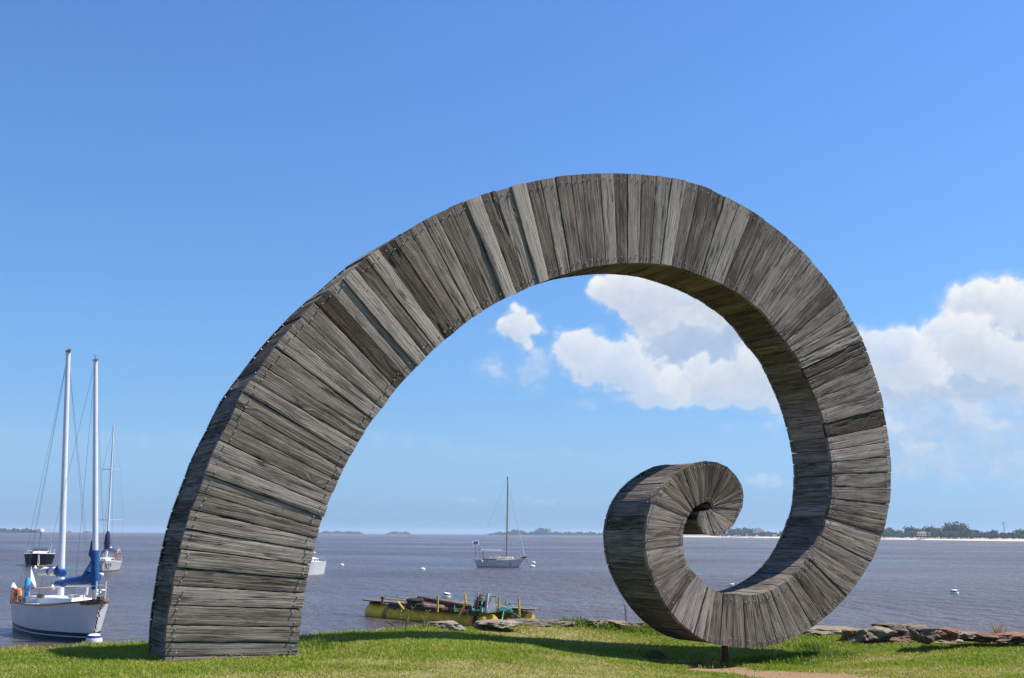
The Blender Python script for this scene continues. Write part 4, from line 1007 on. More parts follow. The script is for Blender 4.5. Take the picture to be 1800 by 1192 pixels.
class Hull:
    """lines of a small yacht: x forward, y to port, z up from the waterline"""
    def __init__(s, L, B, bow, mid, stern, tw=.6, rake=.6, fine=1.9, over=.35, wl=.9):
        s.L, s.B, s.bow, s.mid, s.stern, s.tw, s.rake, s.fine, s.over, s.wl = L, B, bow, mid, stern, tw, rake, fine, over, wl
    def sheer(s, u):
        a = s.mid; return a + (s.stern - a) * max(0, (.42 - u) / .42) ** 2 + (s.bow - a) * max(0, (u - .42) / .58) ** 2
    def half(s, u):
        m = .45
        if u < m: return s.B / 2 * (s.tw + (1 - s.tw) * math.sin(u / m * math.pi / 2))
        return s.B / 2 * max(.0, 1 - ((u - m) / (1 - m)) ** s.fine)
    def deck(s, u, v=0.0, dz=0.0):       # a point on deck: u 0 stern .. 1 bow, v -1..1 across
        return Vector((s.x(u, s.sheer(u)), s.half(u) * v, s.sheer(u) + dz))
    def x(s, u, z):
        f = max(0, min(1, z / max(s.sheer(u), .1))) if z > 0 else z * .6
        return -s.L / 2 + u * s.L - (1 - f) * (s.rake * u ** 3 - s.over * (1 - u) ** 3)
    def build(s, t_, mats, levels, rail=None):
        """levels: list of (z, material below this level); the first is the sheer"""
        n = 26; zs = [lv for lv in levels]
        mb = MB(); rows = []
        for i in range(n + 1):
            u = i / n; sh = s.sheer(u); row = []
            zl = [sh, sh - (sh - zs[0][0]) * .33, sh - (sh - zs[0][0]) * .66] + [z for z, _ in zs]
            for z in zl:
                q = max(0, min(1, (z + .05) / (sh + .05))); y = s.half(u) * (s.wl + (1 - s.wl) * q ** 1.2 - (1 - q) * .10 * u) if z > -.05 else s.half(u) * s.wl * .75
                row.append(Vector((s.x(u, z), y, z)))
            rows.append(row)
        m = len(rows[0])
        for sd in (1, -1):
            vs = [Vector((p.x, p.y * sd, p.z)) for r in rows for p in r]; 
            for k in range(m - 1):
                mat = mats if k < 2 + (1 if True else 0) else zs[k - 3][1]
                fs = [((i * m + k), (i * m + k + 1), ((i + 1) * m + k + 1), ((i + 1) * m + k)) for i in range(n)]
                if sd < 0: fs = [f[::-1] for f in fs]
                mb.add(vs, fs, mat)
        # transom
        a = rows[0]; vs = [Vector((p.x, p.y, p.z)) for p in a] + [Vector((p.x, -p.y, p.z)) for p in a]
        mb.add(vs, [(k, k + m, k + m + 1, k + 1) for k in range(m - 1)], mats)
        h = mb.build('hull', t_, True, angle=50)
        d = MB(); vs = []; N_ = 20
        for i in range(N_ + 1):
            for v in (-1, -.5, 0, .5, 1): p = s.deck(i / N_, v * .985, -.05 + .05 * (1 - v * v)); vs.append(p)
        d.add(vs, [(i * 5 + k, i * 5 + k + 1, (i + 1) * 5 + k + 1, (i + 1) * 5 + k) for i in range(N_) for k in range(4)], DECK)
        d.build('deck', t_, True)
        if rail:
            r = MB()
            for sd in (1, -1): r.tube([s.deck(i / 24, sd, .012) for i in range(25)], .035, rail, 5)
            r.tube([s.deck(0, 1, .012), s.deck(0, -1, .012)], .035, rail, 5)
            r.build('gunwale', t_)
        return h
def place_boat(name, label, cat, px, py, heading, group=None):
    """a boat whose middle floats at a photograph point; heading: degrees of the bow, 0 = towards us, 90 = to the right"""
    p = hit(px, py, 0); a = math.radians(heading)
    d = Vector((math.sin(a), -math.cos(a), 0))
    t_ = thing(name, label, cat, (p.x, p.y, 0), math.atan2(d.y, d.x), group)
    return t_
def loc_of(t_, p):               # world point -> the boat's own frame
    return Matrix.Rotation(-t_.rotation_euler.z, 3, 'Z') @ (Vector(p) - t_.location)
def mast(t_, foot, top_px, r0, r1, mat, name='mast', n=10):
    """a spar from a deck point up to a photograph point straight above it"""
    w = Matrix.Rotation(t_.rotation_euler.z, 3, 'Z') @ foot + t_.location
    top = loc_of(t_, at(top_px[0], top_px[1], w.y))
    MB().tube([foot, foot.lerp(top, .5), top], [r0, (r0 + r1) / 2, r1], mat, n).build(name, t_, True)
    return top
def rails(t_, H, us, h=.6, sides=(1, -1), name='guard_rail', mat=None, inset=.93):
    r = MB(); mat = mat or STEEL
    for sd in sides:
        tops = []
        for u in us: a = H.deck(u, sd * inset); b = H.deck(u, sd * inset, h); r.tube([a, b], .014, mat, 4); tops.append(b)
        r.tube(tops, .008, mat, 4); r.tube([p - Vector((0, 0, h * .5)) for p in tops], .007, mat, 4)
    return r.build(name, t_)
def pulpit(t_, H, u0, u1, h=.65, name='pulpit', mat=None):
    r = MB(); mat = mat or STEEL
    a = [H.deck(u0, 1, h), H.deck((u0 + u1) / 2, 1, h), H.deck(u1, .5, h * 1.02), H.deck(u1, -.5, h * 1.02), H.deck((u0 + u1) / 2, -1, h), H.deck(u0, -1, h)]
    r.tube(a, .018, mat, 5); r.tube([p - Vector((0, 0, h * .5)) for p in a], .012, mat, 4)
    for p in a: r.tube([p, p - Vector((0, 0, h))], .016, mat, 4)
    return r.build(name, t_)
def wires(t_, pairs, r=.009, name='rigging', mat=None):
    w = MB()
    for a, b in pairs:
        a = Vector(a); b = Vector(b); m = (a + b) / 2 - Vector((0, 0, .004 * (a - b).length)); w.tube([a, m, b], r, mat or WIRE, 3, False)
    return w.build(name, t_)
def cabin(t_, H, u0, u1, w, h, mat, win=3, name='coachroof', z=0.0, wmat=None):
    a = H.deck(u0); b = H.deck(u1); mb = MB(); sl = min(.5, h * .9)
    zz = lambda x: a.z + (b.z - a.z) * (x - a.x) / (b.x - a.x) + z
    wv = lambda x: w / 2 * (1 - .35 * max(0, (x - a.x) / (b.x - a.x)) ** 2)
    st = [a.x, a.x + (b.x - a.x) * .33, a.x + (b.x - a.x) * .66, b.x]; vs = []
    for x in st: vs += [(x, -wv(x), zz(x) - .08), (x, -wv(x) * .86, zz(x) + h * .85), (x, 0, zz(x) + h), (x, wv(x) * .86, zz(x) + h * .85), (x, wv(x), zz(x) - .08)]
    for k in range(1, 4): x, y, q = vs[15 + k]; vs[15 + k] = (x - sl, y, q)
    mb.add(vs, [(i * 5 + k, i * 5 + 5 + k, i * 5 + 6 + k, i * 5 + 1 + k) for i in range(3) for k in range(4)] + [(0, 1, 2, 3, 4), (19, 18, 17, 16, 15)], mat)
    c = mb.build(name, t_, True)
    for sd in (1, -1):
        for k in range(win):
            f = (k + .5) / (win + .8); x = a.x + (b.x - a.x) * f; y = wv(x) * .955 * sd
            MB().box((x, y, zz(x) + h * .42), ((b.x - a.x) / (win + .8) * .62, .06, h * .34), wmat or GLASSD).build('window', c)
    return c

# --- the two-masted white boat near the bank
def near_boat():
    bow = hit(160, 1127, 0); t_ = thing('sailboat', 'large white two masted sailboat with blue sail covers moored near the bank', 'sailboat', (0, 0, 0), 0)
    to_cam = math.atan2(-bow.x, -bow.y); beta = math.radians(18.5)
    a = to_cam + beta * 1.0                      # bow a little right of straight at us
    hd = Vector((math.sin(to_cam), math.cos(to_cam), 0)); hd = Matrix.Rotation(beta, 3, 'Z') @ hd
    L = 8.3; H = Hull(L, 3.0, 1.62, 1.24, 1.08, .72, .68, 2.0, .2, .88)
    t_.location = bow - hd * (L / 2 - .75); t_.location.z = 0; t_.rotation_euler = (0, 0, math.atan2(hd.y, hd.x))
    H.build(t_, GEL, [(.30, STRIPE), (.165, GEL), (.125, STRIPE), (-.02, BLACKB), (-.4, BLACKB)], TEAK)
    # worn timber round the stem head, bowsprit bitts and bow roller
    mb = MB()
    for sd in (1, -1): mb.tube([H.deck(u, sd * .97, -.06) for u in (.90, .94, .975, .995)], [.05, .10, .12, .10], BROWNW, 6)
    mb.box(H.deck(.985, 0, .06), (.5, .16, .12), BROWNW).build('stem_head', t_, True)
    cabin(t_, H, .30, .74, 1.6, .22, GEL, 0)
    c = MB().box(H.deck(.60, .1, .30), (.6, .5, .10), GELG); c.build('hatch', t_)
    MB().box(H.deck(.18, 0, .10), (1.5, 1.5, .26), GEL).build('cockpit_coaming', t_)
    MB().box(H.deck(.27, -.35, .24), (.30, .26, .22), TEAK).build('companionway', t_)
    f1 = H.deck(.925, 0, 0); f0 = H.deck(.40, 0, .30)
    top1 = mast(t_, f1, (168, 634), .125, .085, ALU); top0 = mast(t_, f0, (120, 620), .145, .10, ALU)
    # mast head fittings
    for tp, k in ((top0, 0), (top1, 1)):
        m_ = MB(); m_.box(tp + Vector((0, 0, .03)), (.36, .12, .06), WIRE); m_.tube([tp, tp + Vector((-.1, 0, .22))], .015, WIRE, 4)
        if k: m_.tube([tp + Vector((0, 0, -.1)), tp + Vector((.02, .02, -.9))], .05, WIRE, 5); m_.tube([tp + Vector((0, 0, .2)), tp + Vector((-.32, 0, .24))], .012, WIRE, 4)
        else: m_.tube([tp + Vector((-.3, 0, .1)), tp + Vector((.3, 0, .1))], .05, BUFF, 5)
        m_.build('masthead', t_)
    # furled sails: blue cover on the fore mast and its boom, half-covered sail on the main boom
    def along(a, b, f): return Vector(a).lerp(Vector(b), f)
    d1 = (top1 - f1).normalized()
    cov = MB(); cov.tube([f1 + d1 * .45, f1 + d1 * .9, f1 + d1 * 1.5, f1 + d1 * 1.95], [.15, .17, .155, .14], SAILBLUE, 10); cov.build('mast_cover', t_, True)
    bs = f1 + d1 * .62 + Vector((-.10, 0, 0)); be = H.deck(.44, -.20, .72)
    MB().tube([bs, be], .06, ALU, 8).build('fore_boom', t_, True)
    rg = random.Random(2); cv = MB(); pts = [bs.lerp(be, f / 9) + Vector((0, rg.gauss(0, .03), .10 + .18 * (1 - f / 9) + rg.gauss(0, .02))) for f in range(10)]
    cv.tube(pts, [.21, .24, .20, .19, .16, .18, .15, .16, .15, .09], SAILBLUE, 9)
    cv.tube([f1 + d1 * 2.35 + Vector((-.22, 0, 0)), f1 + d1 * 1.8 + Vector((-.30, 0, 0)), f1 + d1 * 1.2 + Vector((-.42, 0, 0)), pts[2]], [.08, .16, .21, .24], SAILBLUE, 9)
    cv.build('boom_cover', t_, True)
    d0 = (top0 - f0).normalized(); ms = f0 + d0 * .85; me_ = H.deck(.04, -.1, 1.25)
    MB().tube([ms, me_], .06, ALU, 8).build('main_boom', t_, True)
    sv = MB(); pts = [ms.lerp(me_, f / 9) + Vector((0, rg.gauss(0, .05), .10 + rg.gauss(0, .05))) for f in range(10)]; sv.tube(pts, [.14, .17, .16, .17, .15, .16, .14, .15, .13, .07], SAILW, 8); sv.build('furled_mainsail', t_, True)
    cv = MB(); cv.tube([ms + Vector((.18, 0, .05)), ms.lerp(me_, .05) + Vector((0, 0, .16)), ms.lerp(me_, .16) + Vector((0, 0, .1))], [.16, .28, .14], SAILBLUE, 9); cv.tube([ms.lerp(me_, .36) + Vector((0, 0, .1)), ms.lerp(me_, .5) + Vector((0, 0, .12))], [.19, .17], SAILBLUE, 8); cv.build('main_cover', t_, True)
    # stays
    ends = [H.deck(.0, .8), H.deck(.0, -.8), H.deck(.38, .96), H.deck(.38, -.96), H.deck(.34, .96), H.deck(.34, -.96)]
    wires(t_, [(top0, e) for e in ends] + [(top1, H.deck(.86, .96)), (top1, H.deck(.86, -.96)), (top1, H.deck(.55, -.9))], .006)
    pulpit(t_, H, .84, .99, .55)
    # wooden stern rail on turned posts
    r = MB(); pts = [H.deck(u, sd, .62) for sd, u in ((1, .5), (1, .3), (1, .12), (1, .0), (-1, .0), (-1, .10))]; r.tube(pts, .035, TEAK, 6)
    for p in pts: r.tube([p, p - Vector((0, 0, .62))], .025, TEAK, 5)
    r.build('stern_rail', t_); rails(t_, H, (.2, .32, .44, .56), .5, (-1,))
    # white anchor bracket at the bow
    b = MB(); p = H.deck(.985, .25, .02)
    for dx in (-.18, .18): b.tube([p + Vector((0, dx, 0)), p + Vector((0, dx, .68))], .03, GEL, 5)
    b.tube([p + Vector((0, -.18, .34)), p + Vector((0, .18, .34))], .03, GEL, 5); b.build('bow_bracket', t_)
    ch = MB(); s_ = H.deck(1.0, 0, -.12) + Vector((.08, 0, 0)); e_ = Vector((L / 2 - .62, 0, .1))
    for k in range(15): q = s_.lerp(e_, k / 14) + Vector((.05, rg.gauss(0, .012), 0)); ch.lathe([(.018, -.06), (.036, 0), (.018, .06)], CHAIN, q, 5, (rg.gauss(0, .4), rg.gauss(0, .4), 1))
    ch.build('anchor_chain', t_)
    # stern: flag staff, bright blue furled cover, lifebuoys, outboard bracket
    p = H.deck(.03, -.35, 0); st = MB(); st.tube([p, p + Vector((-.10, 0, 1.55))], .020, GEL, 5); st.build('flag_staff', t_)
    fl = MB(); q = p + Vector((-.10, 0, 1.50)); vs = [q + Vector((0, 0, 0)), q + Vector((-.12, .16, -.35)), q + Vector((-.22, .34, -.78)), q + Vector((-.10, .26, -.86)), q + Vector((.02, .03, -.55))]; fl.add([v + Vector((0, .012, 0)) for v in vs] + [v - Vector((0, .012, 0)) for v in vs], [(0, 1, 2, 3, 4), (9, 8, 7, 6, 5)] + [(i, (i + 1) % 5, 5 + (i + 1) % 5, 5 + i) for i in range(5)], FLAGW); fl.build('flag', t_)
    cv = MB(); q = H.deck(.10, -.55, 0); cv.tube([q + Vector((0, 0, -.05)), q + Vector((0, 0, .12)), q + Vector((.02, 0, .30)), q + Vector((-.03, 0, .92)), q + Vector((-.03, 0, 1.05))], [.26, .20, .10, .115, .05], SKYBLUE, 9); cv.build('furled_awning', t_, True)
    for u, v in ((.015, -.78), (.09, -.84)):
        lb = MB(); c = H.deck(u, v, .28); pts = [c + Vector((.28 * math.cos(k * .628) * .9, .05 * math.cos(k * .628), .26 * math.sin(k * .628))) for k in range(11)]; lb.tube(pts, .085, ORANGE, 7, False); lb.build('lifebuoy', t_, True)
    fd = MB(); q = H.deck(0, .9, -.25) + Vector((-.1, 0, 0)); fd.lathe([(.03, -.3), (.13, -.2), (.13, .15), (.03, .25)], BLACKR, q, 8); q = H.deck(0, -.75, .35) + Vector((-.12, 0, 0)); fd.lathe([(.03, -.36), (.14, -.25), (.14, .2), (.03, .3)], BLACKR, q, 8); fd.build('fender', t_, True)
    vt = MB(); q = H.deck(.66, .3, .34); vt.tube([q, q + Vector((0, 0, .55))], .05, GEL, 6); vt.tube([q + Vector((0, 0, .5)), q + Vector((.12, 0, .62))], [.09, .13], GEL, 7); vt.build('deck_vent', t_, True)
    return t_
near_boat()

# --- small single-masted yachts further out
def person(name, label, t_pose, loc, rz, shirt, shorts, hair=(.02, .015, .012), scale=1.0):
    """one continuous skinned figure; t_pose: joint positions (hip, chest, neck, head, elbows, hands, knees, feet)"""
    J = t_pose
    V = [J['hip'], J['waist'], J['chest'], J['neck'], J['head'], J['crown']]; E = [(0, 1), (1, 2), (2, 3), (3, 4), (4, 5)]; R_ = [.125, .12, .135, .055, .088, .06]
    for s in ('l', 'r'):
        i = len(V); V += [J['sh' + s], J['el' + s], J['ha' + s], J['fi' + s]]; R_ += [.062, .044, .034, .03]; E += [(2, i), (i, i + 1), (i + 1, i + 2), (i + 2, i + 3)]
        i = len(V); V += [J['hp' + s], J['kn' + s], J['an' + s], J['to' + s]]; R_ += [.092, .062, .042, .035]; E += [(0, i), (i, i + 1), (i + 1, i + 2), (i + 2, i + 3)]
    me = bpy.data.meshes.new('person'); me.from_pydata([Vector(v) * scale for v in V], E, []); o = link(name, me)
    sk = o.modifiers.new('skin', 'SKIN')
    for i, r in enumerate(R_): me.skin_vertices[0].data[i].radius = (r * scale, r * scale)
    me.skin_vertices[0].data[0].use_root = True
    ss = o.modifiers.new('sub', 'SUBSURF'); ss.levels = 1; ss.render_levels = 1
    dg = bpy.context.evaluated_depsgraph_get(); em = bpy.data.meshes.new_from_object(o.evaluated_get(dg)); o.modifiers.clear(); o.data = em
    for m_ in (paint('skin_tone', (.42, .22, .14), .6), paint('shirt_' + label[:14].replace(' ', '_'), shirt, .8), paint('shorts_' + label[:14].replace(' ', '_'), shorts, .8), paint('dark_hair', hair, .8)): em.materials.append(m_)
    JV = {k: Vector(v) * scale for k, v in J.items()}
    def near(c, a, b):
        ab = b - a; f = max(0, min(1, (c - a).dot(ab) / ab.length_squared)); return (c - a - ab * f).length
    for p in em.polygons:
        c = p.center; dd = {1: min(near(c, JV['waist'], JV['chest']), near(c, JV['shl'], JV['shl'].lerp(JV['ell'], .6)), near(c, JV['shr'], JV['shr'].lerp(JV['elr'], .6))), 2: min(near(c, JV['hip'], JV['waist'].lerp(JV['hip'], .6)), near(c, JV['hpl'], JV['knl'].lerp(JV['hpl'], .25)), near(c, JV['hpr'], JV['knr'].lerp(JV['hpr'], .25))),
             0: min(near(c, JV['neck'], JV['head']), near(c, JV['ell'], JV['fil']), near(c, JV['elr'], JV['fir']), near(c, JV['knl'], JV['tol']), near(c, JV['knr'], JV['tor'])), 3: near(c, JV['crown'], JV['crown'] + (JV['crown'] - JV['head']) * .3) * .95}
        p.material_index = min(dd, key=dd.get) if shirt is not None else 0
        p.use_smooth = True
    o.location = loc; o.rotation_euler = (0, 0, rz)
    return tag(o, label, 'person', 'people on the white yacht')
STAND = dict(hip=(0, 0, .92), waist=(0, 0, 1.08), chest=(0, .01, 1.32), neck=(0, .0, 1.50), head=(0, .03, 1.62), crown=(0, .02, 1.74), shl=(.19, 0, 1.42), ell=(.25, .02, 1.14), hal=(.24, .12, .92), fil=(.24, .15, .84), shr=(-.19, 0, 1.42), elr=(-.25, .02, 1.14), har=(-.24, .14, .93), fir=(-.24, .17, .86),
             hpl=(.10, 0, .86), knl=(.11, .02, .48), anl=(.11, 0, .07), tol=(.11, .16, .04), hpr=(-.10, 0, .86), knr=(-.11, .02, .48), anr=(-.11, 0, .07), tor=(-.11, .16, .04))
BEND = dict(hip=(0, 0, .88), waist=(0, .10, 1.0), chest=(0, .32, 1.10), neck=(0, .46, 1.14), head=(0, .56, 1.10), crown=(0, .66, 1.05), shl=(.19, .36, 1.10), ell=(.22, .48, .84), hal=(.18, .58, .64), fil=(.18, .62, .57), shr=(-.19, .36, 1.10), elr=(-.22, .48, .86), har=(-.18, .60, .68), fir=(-.18, .64, .61),
            hpl=(.10, 0, .84), knl=(.11, .05, .47), anl=(.11, -.02, .07), tol=(.11, .14, .04), hpr=(-.10, 0, .84), knr=(-.11, .05, .47), anr=(-.11, -.02, .07), tor=(-.11, .14, .04))
SIT = dict(hip=(0, 0, .48), waist=(0, -.02, .62), chest=(0, .0, .88), neck=(0, .02, 1.05), head=(0, .06, 1.17), crown=(0, .05, 1.29), shl=(.19, 0, .98), ell=(.26, .10, .74), hal=(.20, .30, .62), fil=(.18, .37, .60), shr=(-.19, 0, .98), elr=(-.26, .10, .74), har=(-.2, .30, .62), fir=(-.18, .37, .60),
           hpl=(.10, .04, .46), knl=(.13, .42, .48), anl=(.13, .44, .07), tol=(.13, .58, .04), hpr=(-.10, .04, .46), knr=(-.13, .42, .48), anr=(-.13, .44, .07), tor=(-.13, .58, .04))

def crew_yacht():
    t_ = place_boat('sailboat', 'white yacht with navy mast wrap and people on deck, far left', 'sailboat', 187, 1003, 14)
    H = Hull(8.6, 2.95, 1.18, 1.0, .95, .72, .8, 2.1, .3, .84); H.build(t_, GEL, [(.22, GEL), (.10, ANTIF), (-.02, ANTIF), (-.35, ANTIF)])
    cabin(t_, H, .34, .80, 1.6, .42, GEL, 3); rails(t_, H, (.1, .25, .4, .55, .7, .84), .6); pulpit(t_, H, .85, .99, .62); pulpit(t_, H, .10, .01, .7, 'pushpit')
    f = H.deck(.58, 0, .38); top = mast(t_, f, (200, 747), .12, .07, ALU); d = (top - f).normalized()
    MB().tube([f + d * .2 - Vector((.11, 0, 0)), top.lerp(f, .1) - Vector((.10, 0, 0))], [.06, .04], NAVYC, 5).build('sail_track', t_)
    MB().tube([f + d * .9 - Vector((.06, 0, 0)), f + d * 1.6, f + d * 2.5, f + d * 2.9], [.26, .34, .25, .10], NAVYC, 9).build('mast_wrap', t_, True)
    sp = MB(); sh = []
    for fr, w in ((.28, 1.5), (.66, .95)):
        c = f.lerp(top, fr); sp.tube([c + Vector((-.12, -w, .0)), c, c + Vector((-.12, w, 0))], .035, GEL, 5); sh.append((c + Vector((-.12, w, 0)), c + Vector((-.12, -w, 0))))
    sp.build('spreader', t_)
    pr = []
    for k, sd in ((0, 1), (1, -1)): pr += [(H.deck(.56, sd * .96), sh[0][k]), (sh[0][k], sh[1][k]), (sh[1][k], top)]
    wires(t_, pr + [(top, H.deck(.99)), (top, H.deck(.0))], .012)
    MB().tube([f + d * 1.0, H.deck(.12, 0, 1.5)], .07, ALU, 7).build('boom', t_, True)
    # spray hood frame and its clear panels
    w = MB(); c = H.deck(.34, 0, .4); pts = [c + Vector((0, .85 * math.cos(k * math.pi / 8), .95 * math.sin(k * math.pi / 8) ** .5)) for k in range(9)]; w.tube(pts, .03, NAVYC, 5); w.tube([p + Vector((.5, 0, -.25)) for p in pts], .03, NAVYC, 5)
    for k in range(8): a, b = pts[k], pts[k + 1]; w.add([a, b, b + Vector((.5, 0, -.25)), a + Vector((.5, 0, -.25))], [(0, 1, 2, 3)], NAVYC)
    w.build('spray_hood', t_, True)
    MB().tube([H.deck(.02, -.6), H.deck(.02, -.6, 3.1)], .03, GEL, 5).build('aerial', t_)
    MB().box(H.deck(.95, .1, .1), (.7, .55, .2), GEL).build('anchor_locker', t_)
    # dark curled emblem on the bow, on both sides
    e = MB()
    for sd in (1, -1):
        def onhull(u, q): z = .25 + q * (H.sheer(u) - .3); yy = H.half(u) * (H.wl + (1 - H.wl) * ((z + .05) / (H.sheer(u) + .05)) ** 1.2 - (1 - (z + .05) / (H.sheer(u) + .05)) * .10 * u); return Vector((H.x(u, z), (yy + .012) * sd, z))
        e.tube([onhull(.93 - .055 + .05 * math.cos(a * .42) , .45 + .40 * math.sin(a * .42)) for a in range(5, 17)], .02, BLACKR, 4)
        e.tube([onhull(u, q) for u, q in ((.945, .15), (.943, .8), (.915, .45), (.888, .8), (.885, .4))], .018, BLACKR, 4); e.tube([onhull(u, q) for u, q in ((.90, .30), (.86, .35), (.85, .6), (.87, .62))], .018, BLACKR, 4)
    e.build('bow_emblem', t_)
    def on(u, v, dz=0.02): return Matrix.Rotation(t_.rotation_euler.z, 3, 'Z') @ H.deck(u, v, dz) + t_.location
    person('person', 'person in white shirt and dark shorts bending at the rail', BEND, on(.62, -.72), math.radians(70), (.78, .78, .77), (.02, .02, .02), (.55, .35, .2))
    person('person', 'bare skinned person seated at the right of the yacht deck', SIT, on(.55, .70, -.30) , math.radians(180), (.42, .22, .14), (.10, .05, .05))
    person('person', 'person in a pale top standing behind the seated one', STAND, on(.40, .66, -.02), math.radians(200), (.55, .50, .45), (.40, .12, .06), scale=.92)
    return t_
crew_yacht()
def dark_boat():
    t_ = place_boat('motorboat', 'dark navy hulled boat with white deck and radar pole, far left', 'motorboat', 68, 994, 22)
    H = Hull(9.4, 3.6, 1.55, 1.42, 1.38, .9, .55, 2.6, .2, .88); H.build(t_, NAVY, [(.20, NAVY), (.12, GELG), (.07, ANTIF), (-.35, ANTIF)], GEL)
    cabin(t_, H, .42, .86, 2.2, .36, GEL, 3); pulpit(t_, H, .80, .99, .6); rails(t_, H, (.15, .3, .45, .6, .75), .6); pulpit(t_, H, .12, .01, .7, 'pushpit')
    MB().box(H.deck(.22, 0, .30), (1.9, 1.9, .3), GEL).build('cockpit_coaming', t_)
    w = MB(); c = H.deck(.38, 0, .4); w.add([c + Vector((.35, -1, 0)), c + Vector((.35, 1, 0)), c + Vector((-.15, .7, .36)), c + Vector((-.15, -.7, .36)), c + Vector((-.9, -.9, .1)), c + Vector((-.9, .9, .1))], [(0, 1, 2, 3), (3, 2, 5, 4), (0, 3, 4), (1, 5, 2)], NAVYC); w.build('spray_hood', t_)
    p = H.deck(.30, -.1, .4); MB().tube([p, p + Vector((0, .05, 2.35))], .05, WIRE, 6).build('radar_pole', t_); MB().lathe([(.05, -.24), (.36, -.20), (.38, .0), (.34, .17), (.05, .22)], GEL, p + Vector((0, .05, 2.5)), 14).build('radar_dome', t_, True)
    MB().tube([H.deck(.05, .7), H.deck(.05, .7, 2.1)], .02, GEL, 4).build('aerial', t_)
    r = MB(); r.tube([H.deck(1.0, 0, -.05), Vector((H.L / 2 + .12, .03, .5)), Vector((H.L / 2 + .45, .05, .12))], .035, SAILW, 5); r.tube([H.deck(.97, .4, -.05), Vector((H.L / 2 + .2, .2, .4)), Vector((H.L / 2 + .45, .08, .12))], .03, SAILW, 5); r.build('mooring_rope', t_)
    return t_
dark_boat()
def leg_boat():
    t_ = place_boat('sailboat', 'white sailboat mostly hidden behind the left leg, bow showing', 'sailboat', 542, 1010, -10)
    H = Hull(6.6, 2.4, 1.5, 1.3, 1.25, .6, .5, 2.0, .3, .84); H.build(t_, GEL, [(.20, GEL), (.10, GELG), (-.02, BUFF), (-.35, BUFF)])
    cabin(t_, H, .30, .75, 1.3, .36, GEL, 3); pulpit(t_, H, .84, .99, .62); rails(t_, H, (.2, .4, .6, .8), .55)
    f = H.deck(.52, 0, .3); top = f + Vector((0, 0, 7.2)); MB().tube([f, top], [.07, .05], ALU, 8).build('mast', t_, True); MB().tube([f + Vector((0, 0, .7)), H.deck(.22, 0, .9)], .05, ALU, 6).build('boom', t_)
    wires(t_, [(top, H.deck(.99)), (top, H.deck(0)), (top, H.deck(.5, .95)), (top, H.deck(.5, -.95))])
    pulpit(t_, H, .14, .01, .75, 'pushpit')
    MB().lathe([(.02, -.2), (.09, -.12), (.09, .1), (.02, .18)], BLACKR, H.deck(.9, -1.0, -.3), 7).build('fender', t_, True)
leg_boat()
